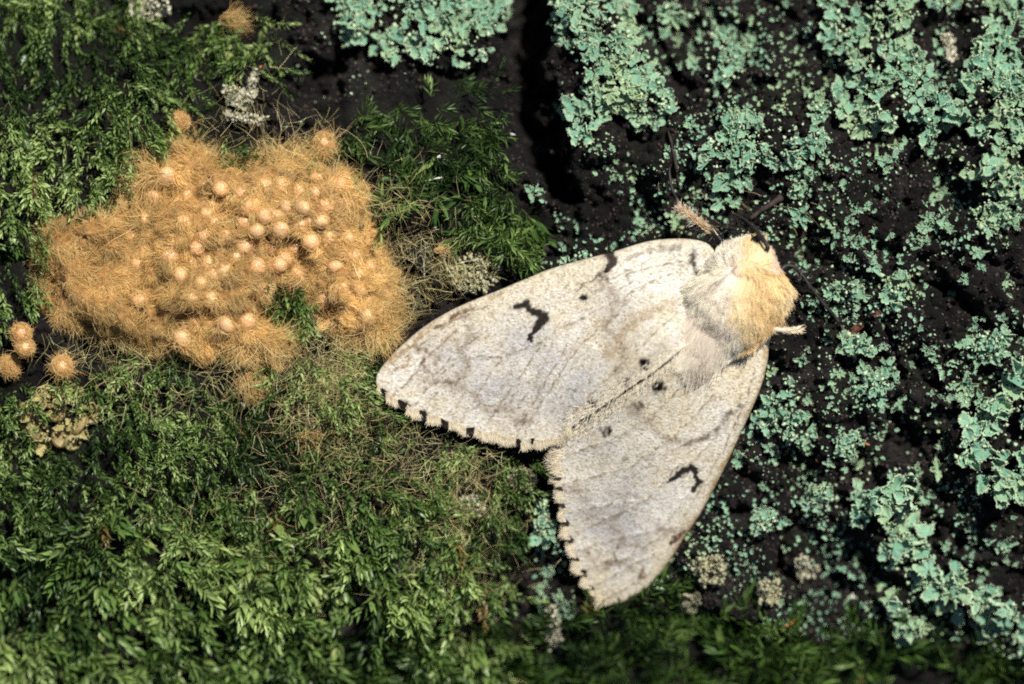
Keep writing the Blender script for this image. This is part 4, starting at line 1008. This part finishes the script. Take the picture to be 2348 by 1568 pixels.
        for q in veins: line(q,2.5,(.20,.145,.085),.58,'dots',.6); zr_ += .005*np.exp(-(seg_dist(q,vx,vy)/6)**2)
        band([(1565,1222),(1500,1215),(1470,1250),(1420,1240),(1400,1190),(1350,1190),(1330,1130),(1300,1120)],12,.5); band([(1695,930),(1640,985),(1580,1015),(1530,1000),(1480,960),(1440,930)],11,.5); band([(1470,1320),(1420,1290),(1380,1300),(1350,1260)],9,.5)
        mark([(1529,1107),(1545,1094),(1563,1079),(1583,1070),(1597,1077),(1595,1094),(1603,1106),(1591,1120)],[3,6,9,9,9,6,9,7])
        spot(1389,988,13,.95); spot(1508,886,17,.95); spot(1520,892,6,.7); spot(1463,926,14,.7); spot(1475,930,6,.5); spot(1432,1050,8,.35)
        line([(1700,935),(1660,950),(1640,990),(1612,1003),(1580,1015),(1545,1030)],5,(.10,.07,.05),.55); line([(1690,925),(1705,930)],6,black,.5)
        line([(1410,1250),(1408,1270),(1416,1284),(1385,1290),(1420,1300)],5,(.13,.10,.06),.6); line([(1475,1304),(1470,1316),(1464,1330)],7,(.15,.09,.05),.65)
        line([(1567,1217),(1552,1232),(1538,1246),(1545,1238)],6,(.08,.04,.03),.8); line([(1590,880),(1570,900),(1555,905)],4,brown,.4)
        line([(1470,1140),(1440,1130),(1420,1180),(1400,1190)],5,(.2,.18,.14),.4)
        line([(1757,800),(1748,880),(1700,985),(1605,1175),(1530,1290)],7,(.42,.28,.12),.6)
        marg = [(1280,1095,7),(1281,1118,8),(1287,1157,9),(1296,1197,9),(1306,1237,9),(1320,1278,9),(1338,1313,9),(1355,1345,7)]
        for a,b,r in marg: spot(a,b,r*.85,.95)
    z = z+zr_
    P3 = np.stack([*W(vx,vy,z),z],-1)
    idx = np.arange(NU*NV).reshape(NU,NV)
    F = np.stack([idx[:-1,:-1],idx[:-1,1:],idx[1:,1:],idx[1:,:-1]],-1).reshape(-1,4)
    if side=='R': F = F[:,::-1]
    me = mesh_np(name,P3.reshape(-1,3)-rv,F,M['wing'],C.reshape(-1,3))
    o = ob('forewing',me,ROOT)
    so = o.modifiers.new('thickness','SOLIDIFY'); so.thickness = .008; so.offset = -1
    # ---- fringe of hair scales
    n = 4600
    lo_u = .45 if side=='L' else .30
    u = rng.uniform(lo_u,.995,n); iu = u*(NU-1); i0 = iu.astype(int); fr = (iu-i0)[:,None]
    R = P3[i0,-1]*(1-fr)+P3[np.minimum(i0+1,NU-1),-1]*fr
    inn = P3[i0,int(NV*.72)]
    d = nrm(R-inn); d = nrm(d + rng.normal(0,.16,(n,3))*np.array([1,1,.5]))
    rx,ry = V_of(*(R[:,:2]).T)
    kx = (D-R[:,2])/D; rx = 1173.5+(R[:,0]/S)/kx; ry = 784-(R[:,1]/S)/kx
    dk = np.zeros(n,bool)
    for a,b,r in marg: dk |= np.hypot(rx-a,ry-b) < r*.72
    c = np.where(dk[:,None],np.array([.018,.012,.010]),np.array([.70,.62,.46]))*np.exp(rng.normal(0,.15,(n,1)))
    ln = S*np.where(dk,rng.uniform(6,14,n),rng.uniform(6,19,n))*(1+.5*fbm(rx*S*7,ry*S*7,2,591))
    if side=='R': ln = ln*np.where((ry>1020)&(ry<1105),1.5,.85)
    Q = hair_paths(R-d*S*8+np.array([0,0,.010]),d,ln+S*6,4,0.0,.06,.18)
    v,f,cc = strands(Q-rv,.0028,c,2,.3)
    fr_ = ob('fringe',mesh_np('fringe',v,f,M['fur'],cc),o); tag(fr_,kind='stuff')
    # fine pile standing off the wing base and fold
    n = 900
    u = rng.uniform(.10,.46,n); tv = 1-np.abs(rng.normal(0,.05,n)); tv = np.clip(tv,0,1)
    ii = (u*(NU-1)).astype(int); jj = (tv*(NV-1)).astype(int)
    R = P3[ii,jj]; ax = np.array([AD[0],-AD[1],0]); d = nrm(ax+rng.normal(0,.22,(n,3))*np.array([1,1,.3]))
    c = np.array([.66,.60,.48])*np.exp(rng.normal(0,.18,(n,1)))
    Q = hair_paths(R+np.array([0,0,.004]),d,S*rng.uniform(8,20,n),4,.03,.05,.15)
    v,f,cc = strands(Q-rv,.0034,c,2,.3)
    pl = ob('pile',mesh_np('pile',v,f,M['fur'],cc),o); tag(pl,kind='stuff')
    return o
wl = wing('forewing_left',WL_COSTA,WL_TRAIL,'L'); wl['label'] = 'forewing spread toward the egg mass with a black hooked mark'
wr = wing('forewing_right',WR_COSTA,WR_TRAIL,'R'); wr['label'] = 'forewing pointing down the bark with a black arched mark'

# body: head, thorax and abdomen in one surface
bz = float(log_curve(W(1690,670,0)[1]))
sec = [(1739,555,.24,4),(1735,561,.26,18),(1729,572,.29,38),(1722,588,.32,62),(1714,610,.35,84),(1706,640,.38,96),(1690,675,.38,102),(1668,705,.37,96),(1640,735,.34,84),(1600,775,.31,80),(1550,815,.27,76),(1500,860,.22,64),(1450,905,.18,48),(1410,940,.15,28),(1395,955,.14,5)]
sp = spline([(a,b,c,d) for a,b,c,d in sec],46)
path = np.stack([*W(sp[:,0],sp[:,1],sp[:,2]+bz),sp[:,2]+bz],-1)
sd_ = 28; a = np.arange(sd_)*2*np.pi/sd_
T_ = nrm(np.gradient(path,axis=0)); side_ = nrm(np.cross(T_,np.array([0,0,1.0]))); up_ = np.cross(side_,T_)
rr = np.maximum(sp[:,3],3)*S*.90
squash = .86-.10*sstep(2,12,np.arange(46))-.20*sstep(17,34,np.arange(46))
BV = path[:,None,:]+rr[:,None,None]*(np.cos(a)[None,:,None]*side_[:,None,:]+squash[:,None,None]*np.sin(a)[None,:,None]*up_[:,None,:])
K_ = np.arange(45)[:,None]; J_ = np.arange(sd_)[None,:]
BF = np.stack([K_*sd_+J_,K_*sd_+(J_+1)%sd_,(K_+1)*sd_+(J_+1)%sd_,(K_+1)*sd_+J_],-1).reshape(-1,4)
bodyc = np.ones((46*sd_,3))*np.array([.55,.42,.24])
body = ob('body',mesh_np('body',BV.reshape(-1,3)-rv,BF,M['attr'],bodyc),ROOT)
# fur
n = 30000
ik = rng.uniform(.3,26,n*2); keepw = rng.random(n*2) < (sp[ik.astype(int),3]+18)/120.; ik = ik[keepw][:n]; n = len(ik)
aa = rng.uniform(-.3,math.pi+.3,n)
i0 = ik.astype(int); fr = (ik-i0)[:,None]
pc = path[i0]*(1-fr)+path[i0+1]*fr; sv = side_[i0]; uv_ = up_[i0]; rad = (rr[i0]*(1-fr[:,0])+rr[i0+1]*fr[:,0])[:,None]; sq = squash[i0][:,None]
nv_ = np.cos(aa)[:,None]*sv+np.sin(aa)[:,None]*uv_
R = pc+rad*(np.cos(aa)[:,None]*sv+sq*np.sin(aa)[:,None]*uv_)*.97
kx = (D-R[:,2])/D; rx = 1173.5+R[:,0]/S/kx; ry = 784-R[:,1]/S/kx
hd = np.stack([rx-1735,-(ry-470)],-1); hd = hd/np.linalg.norm(hd,axis=1,keepdims=True)
ax2 = np.array([AD[0],-AD[1]])
fa = 5*fbm(rx*S*2.4,ry*S*2.4,2,601)
fd = nrm(.75*hd+.35*ax2+.22*np.stack([np.cos(fa),np.sin(fa)],-1)+rng.normal(0,.07,(n,2)))
ou = np.stack([rx-1688,-(ry-690)],-1); ou = ou/np.linalg.norm(ou,axis=1,keepdims=True)
ew = np.clip(sstep(635,585,ry)+.55*np.abs(np.cos(aa))**3,0,1)[:,None]; fd = nrm(fd*(1-.85*ew)+ou*ew*.85)
dk_ = np.gradient(BV,axis=0); da_ = np.roll(BV,-1,1)-np.roll(BV,1,1)
BN = nrm(np.cross(da_,dk_)); BN *= np.sign((BN*(BV-path[:,None,:])).sum(-1,keepdims=True))
ja = np.round(aa/(2*np.pi)*sd_).astype(int) % sd_; nr_ = BN[i0,ja]
f3 = np.concatenate([fd,np.zeros((n,1))],1); f3 = nrm(f3-(f3*nr_).sum(-1,keepdims=True)*nr_*1.0)
d3 = nrm(f3+nr_*(.17+.10*(ry<620))[:,None])
gold = sstep(-14,14,(rx-1697)+14*fbm(rx*S*4,ry*S*4,2,611)-np.clip((ry-690)*.25,0,40))[:,None]
whit = np.array([.86,.78,.64]); gld = np.array([.80,.58,.29])
c = whit*(1-gold)+gld*gold
pinkish = np.clip(fbm(rx*S*3,ry*S*3,2,621)*1.6,0,.55)[:,None]*(1-gold); c = c*(1-pinkish)+np.array([.56,.46,.38])*pinkish
pal = np.clip(.2+fbm(rx*S*5,ry*S*5,2,631)*1.8,0,.7)[:,None]*gold; c = c*(1-pal)+np.array([.85,.70,.44])*pal
c = np.where(((ry<615)&(rx>1752))[:,None],np.array([.76,.62,.46]),c)
dkp = .75*np.exp(-((rx-1648)/12)**2-((ry-700)/13)**2)+np.exp(-((rx-1592)/7)**2-((ry-590)/30)**2)*.9+.6*np.exp(-(seg_dist([(1655,640),(1693,609)],rx,ry)/3)**2)  # last term puts the shade of the thorax crease into the fur colour
dkp = np.clip(dkp+.75*np.exp(-((rx-1738)/20)**2-((ry-556)/14)**2),0,.85)[:,None]; c = c*(1-dkp)+np.array([.07,.06,.055])*dkp
c = c*np.exp(rng.normal(0,.13,(n,1)))
ln = S*rng.uniform(36,74,n)*np.where(ry<625,.45,1.0)
Q = hair_paths(R,d3,ln,5,.04,.12,.12)
# locks: hairs lean together towards the tip of the lock they belong to
cc_ = rng.choice(n,520,replace=False); own = np.empty(n,int)
for a0 in range(0,n,4000):
    dd = ((R[a0:a0+4000,None,:]-R[cc_][None])**2).sum(-1); own[a0:a0+4000] = cc_[np.argmin(dd,1)]
tw = np.linspace(0,1,5)[None,:,None]**1.3*.42
Q = Q*(1-tw)+Q[own]*tw
c = c*np.exp(rng.normal(0,.06,n))[own][:,None]
q3 = Q[:,2]; kx = (D-q3[:,2])/D; hx = 1173.5+q3[:,0]/S/kx; hy = 784-q3[:,1]/S/kx
kp = (np.hypot(hx-1730,hy-555) > 12)&(np.hypot(rx-1730,ry-555) > 10); Q,c = Q[kp],c[kp]
v,f,cc = strands(Q-rv,.0030,np.clip(c,0,.92),2,.2,jit=.18)
fu = ob('fur',mesh_np('fur',v,f,M['fur'],cc),body); tag(fu,kind='stuff')
def fuzz(pts, zs, n, L, spread, colour, rad=.0034, wid=4, along=True):
    """hairs along a limb"""
    q = spline([(p[0],p[1],zz) for p,zz in zip(pts,zs)],60); i = rng.integers(0,59,n)
    R = np.stack([*W(q[i,0],q[i,1],q[i,2]+bz),q[i,2]+bz],-1)+rng.normal(0,wid*S*.5,(n,3))
    t = nrm(np.stack([q[i+1,0]-q[i,0],-(q[i+1,1]-q[i,1]),0*i],-1)); d = nrm(t+rng.normal(0,spread,(n,3)))
    return strands(hair_paths(R,d,S*L*rng.uniform(.5,1.1,n),4,.05,.1,.2)-rv,rad,np.array(colour)*np.exp(rng.normal(0,.2,(n,1))),2,.3)
def limb(name, pts, zs, rads, cols, label=None, fz=None, sides=8):
    q = spline([(p[0],p[1],zz,r,*c) for p,zz,r,c in zip(pts,zs,rads,cols)],40)
    P = np.stack([*W(q[:,0],q[:,1],q[:,2]+bz),q[:,2]+bz],-1)
    rr_ = q[:,3]*S*(1+.12*np.sin(np.arange(40)*1.9))
    v,f,c = tube(P-rv,rr_,sides,np.clip(q[:,4:7],0,1)); o = ob(name,mesh_np(name,v,f,M['attr'],c),ROOT)
    if label: o['label'] = label
    if fz:
        v,f,c = join([fuzz(*z_) for z_ in fz]); h_ = ob('limb_hair',mesh_np('limb_hair',v,f,M['fur'],c),o); tag(h_,kind='stuff')
    return o
dk = (.018,.015,.015); pl_ = (.55,.40,.24); lt = (.65,.56,.42)
limb('leg',[(1668,575),(1636,533),(1598,505),(1562,481),(1552,458),(1541,435),(1534,395),(1535,350)],[.26,.26,.22,.18,.16,.13,.09,.05],[9,8,7,6,4.5,4,3.4,2.2],[dk,dk,pl_,pl_,dk,dk,dk,dk],'foreleg with a pale hairy shin and a dark foot',
     [([(1640,537),(1600,507),(1562,481)],[.27,.23,.18],600,20,.22,(.62,.46,.28)),([(1655,560),(1630,528),(1590,520)],[.25,.24,.2],260,24,.5,(.03,.027,.027)),([(1600,507),(1562,481)],[.22,.17],120,26,.5,(.62,.56,.46))])
limb('leg',[(1775,640),(1800,610),(1826,616),(1852,650),(1884,692),(1918,732),(1944,775),(1962,820)],[.25,.22,.20,.18,.15,.11,.08,.05],[7,6,4.5,4.2,4.2,4,3,1.6],[dk,dk,dk,dk,dk,dk,(.20,.17,.13),(.55,.48,.36)],'thin black middle leg stretched over the bark',
     [([(1820,612),(1852,650),(1890,700)],[.2,.18,.15],90,14,.9,(.05,.045,.045)),([(1800,600),(1850,640),(1840,600)],[.22,.2,.2],14,22,1.0,(.22,.21,.19),.0016)])
limb('leg',[(1700,735),(1755,752),(1805,757),(1838,756)],[.30,.36,.38,.36],[9,7,4,1.8],[pl_,lt,lt,lt],'stubby pale leg tuft sticking out below the thorax',
     [([(1745,750),(1800,757),(1828,756)],[.36,.38,.37],420,20,.06,(.74,.64,.46))])
limb('antenna',[(1752,580),(1759,570),(1754,555),(1744,542),(1730,524),(1714,509),(1696,497),(1672,488)],[.44,.50,.50,.46,.40,.34,.28,.24],[5.5,5.5,5,4.2,3.6,3,2.4,1.4],[dk]*8,'black curved antenna over the eye',
     [([(1754,555),(1730,524),(1690,494)],[.38,.33,.25],160,11,.8,(.02,.018,.018))])
limb('antenna',[(1712,566),(1700,548),(1684,532),(1664,524)],[.33,.33,.29,.24],[4,3.6,2.6,1.4],[dk]*4,'short dark antenna half hidden in the fur',
     [([(1700,548),(1684,532),(1664,522)],[.33,.29,.24],140,16,.9,(.03,.027,.027))])
v,f = egg_geo(0,20,14)
ey = ob('eye',mesh_np('eye',v*13*S,f,M['eye']),ROOT); p = W3(1732,553,.36+bz); ey.location = Vector(p)-ROOT.location
ey2 = ob('eye',ey.data,ROOT); p = W3(1764,590,.26+bz); ey2.location = Vector(p)-ROOT.location

# ------------------------------------------------------------------ litter on the bark
def twig(label, pts, rads, zoff=.03, mat='twig', name='twig', cat='twig'):
    q = spline([(a,b,r) for (a,b),r in zip(pts,rads)],14); x,y = W(q[:,0],q[:,1],0)
    z = HZ(x,y); z = np.maximum(z,np.linspace(z[0],z[-1],14))+zoff
    b = np.array([x[0],y[0],z[0]]); v,f,_ = tube(np.stack([x,y,z],-1)-b,q[:,2]*S,6)
    v = v+rng.normal(0,.002,v.shape)
    o = ob(name,mesh_np(name,v,f,M[mat]),loc=b); tag(o,label,cat); return o
twig('short grey brown twig lying behind the moth head',[(1718,503),(1742,484),(1768,468),(1792,452)],[4,6,6,9],.06)
twig('thin dark twig up the bark over the foreleg',[(1532,300),(1545,360),(1555,420)],[3,4,4],.04)
twig('reddish sliver resting by the feathery moss fronds',[(1797,1450),(1822,1440),(1846,1432)],[1.2,3,1.2],.08,'orange','sliver','sliver')
twig('pale straw bit across moss beside the egg mass',[(975,416),(1005,410),(1022,406)],[1,2,1],.12,'white','straw','straw')
def scale_leaf(label, vx, vy, r, ang, mat='brown', name='bud_scale', cat='bud scale'):
    v,f,c = GEO[3]; x,y = W(vx,vy,0); o = ob(name,mesh_np(name,v*np.array([1,.75,1.8]),f,M[mat]),loc=(float(x),float(y),float(HZ(x,y))+.07))
    o.scale=(r*S,)*3; o.rotation_euler=(.3,-.2,ang); tag(o,label,cat)
scale_leaf('curled brown bud scale caught under the black leg',1945,762,26,.5)
scale_leaf('small dark red bud scale beyond the black leg',1994,722,17,.3)
bits = [(620,236,'brown'),(205,66,'white'),(594,152,'orange'),(282,412,'orange'),(788,100,'orange'),(1172,305,'white'),(1008,360,'white'),(1028,405,'white'),(1000,520,'white'),(1840,285,'white'),(2000,235,'white'),(2320,60,'orange'),(1130,640,'white'),(1990,1020,'orange'),(1880,1060,'orange'),(2290,1400,'orange'),(1960,1045,'brown'),(1845,1145,'orange'),(1120,1345,'white'),(1048,1290,'white'),(560,930,'white'),(45,948,'white'),(1640,1400,'white'),(2115,545,'orange'),(1990,540,'orange'),(2300,700,'brown'),(1740,1210,'white'),(2005,1325,'orange'),(1970,1383,'white')]
gb = {m:granules(np.zeros((1,3)),np.array([1.0]),m) for m in ('white','orange','brown')}
nm = {'white':('pale_flake','tiny whitish flake caught in moss or bark','flake','whitish flakes'),'orange':('orange_flake','tiny orange flake caught in moss or bark','flake','orange flakes'),'brown':('brown_flake','tiny dark brown flake caught in moss or bark','flake','brown flakes')}
for vx,vy,m in bits:
    x,y = W(vx,vy,0); o = ob(nm[m][0],gb[m],loc=(float(x),float(y),float(HZ(x,y))+.10*(float(cs(MOSSY,np.array([vx]),np.array([vy]))[0])>0)+.012))
    r = S*random.uniform(3,6.5); o.scale = (r*1.6,r*.8,r*.6); o.rotation_euler=(random.gauss(0,.4),random.gauss(0,.4),random.uniform(0,6)); tag(o,*nm[m][1:])
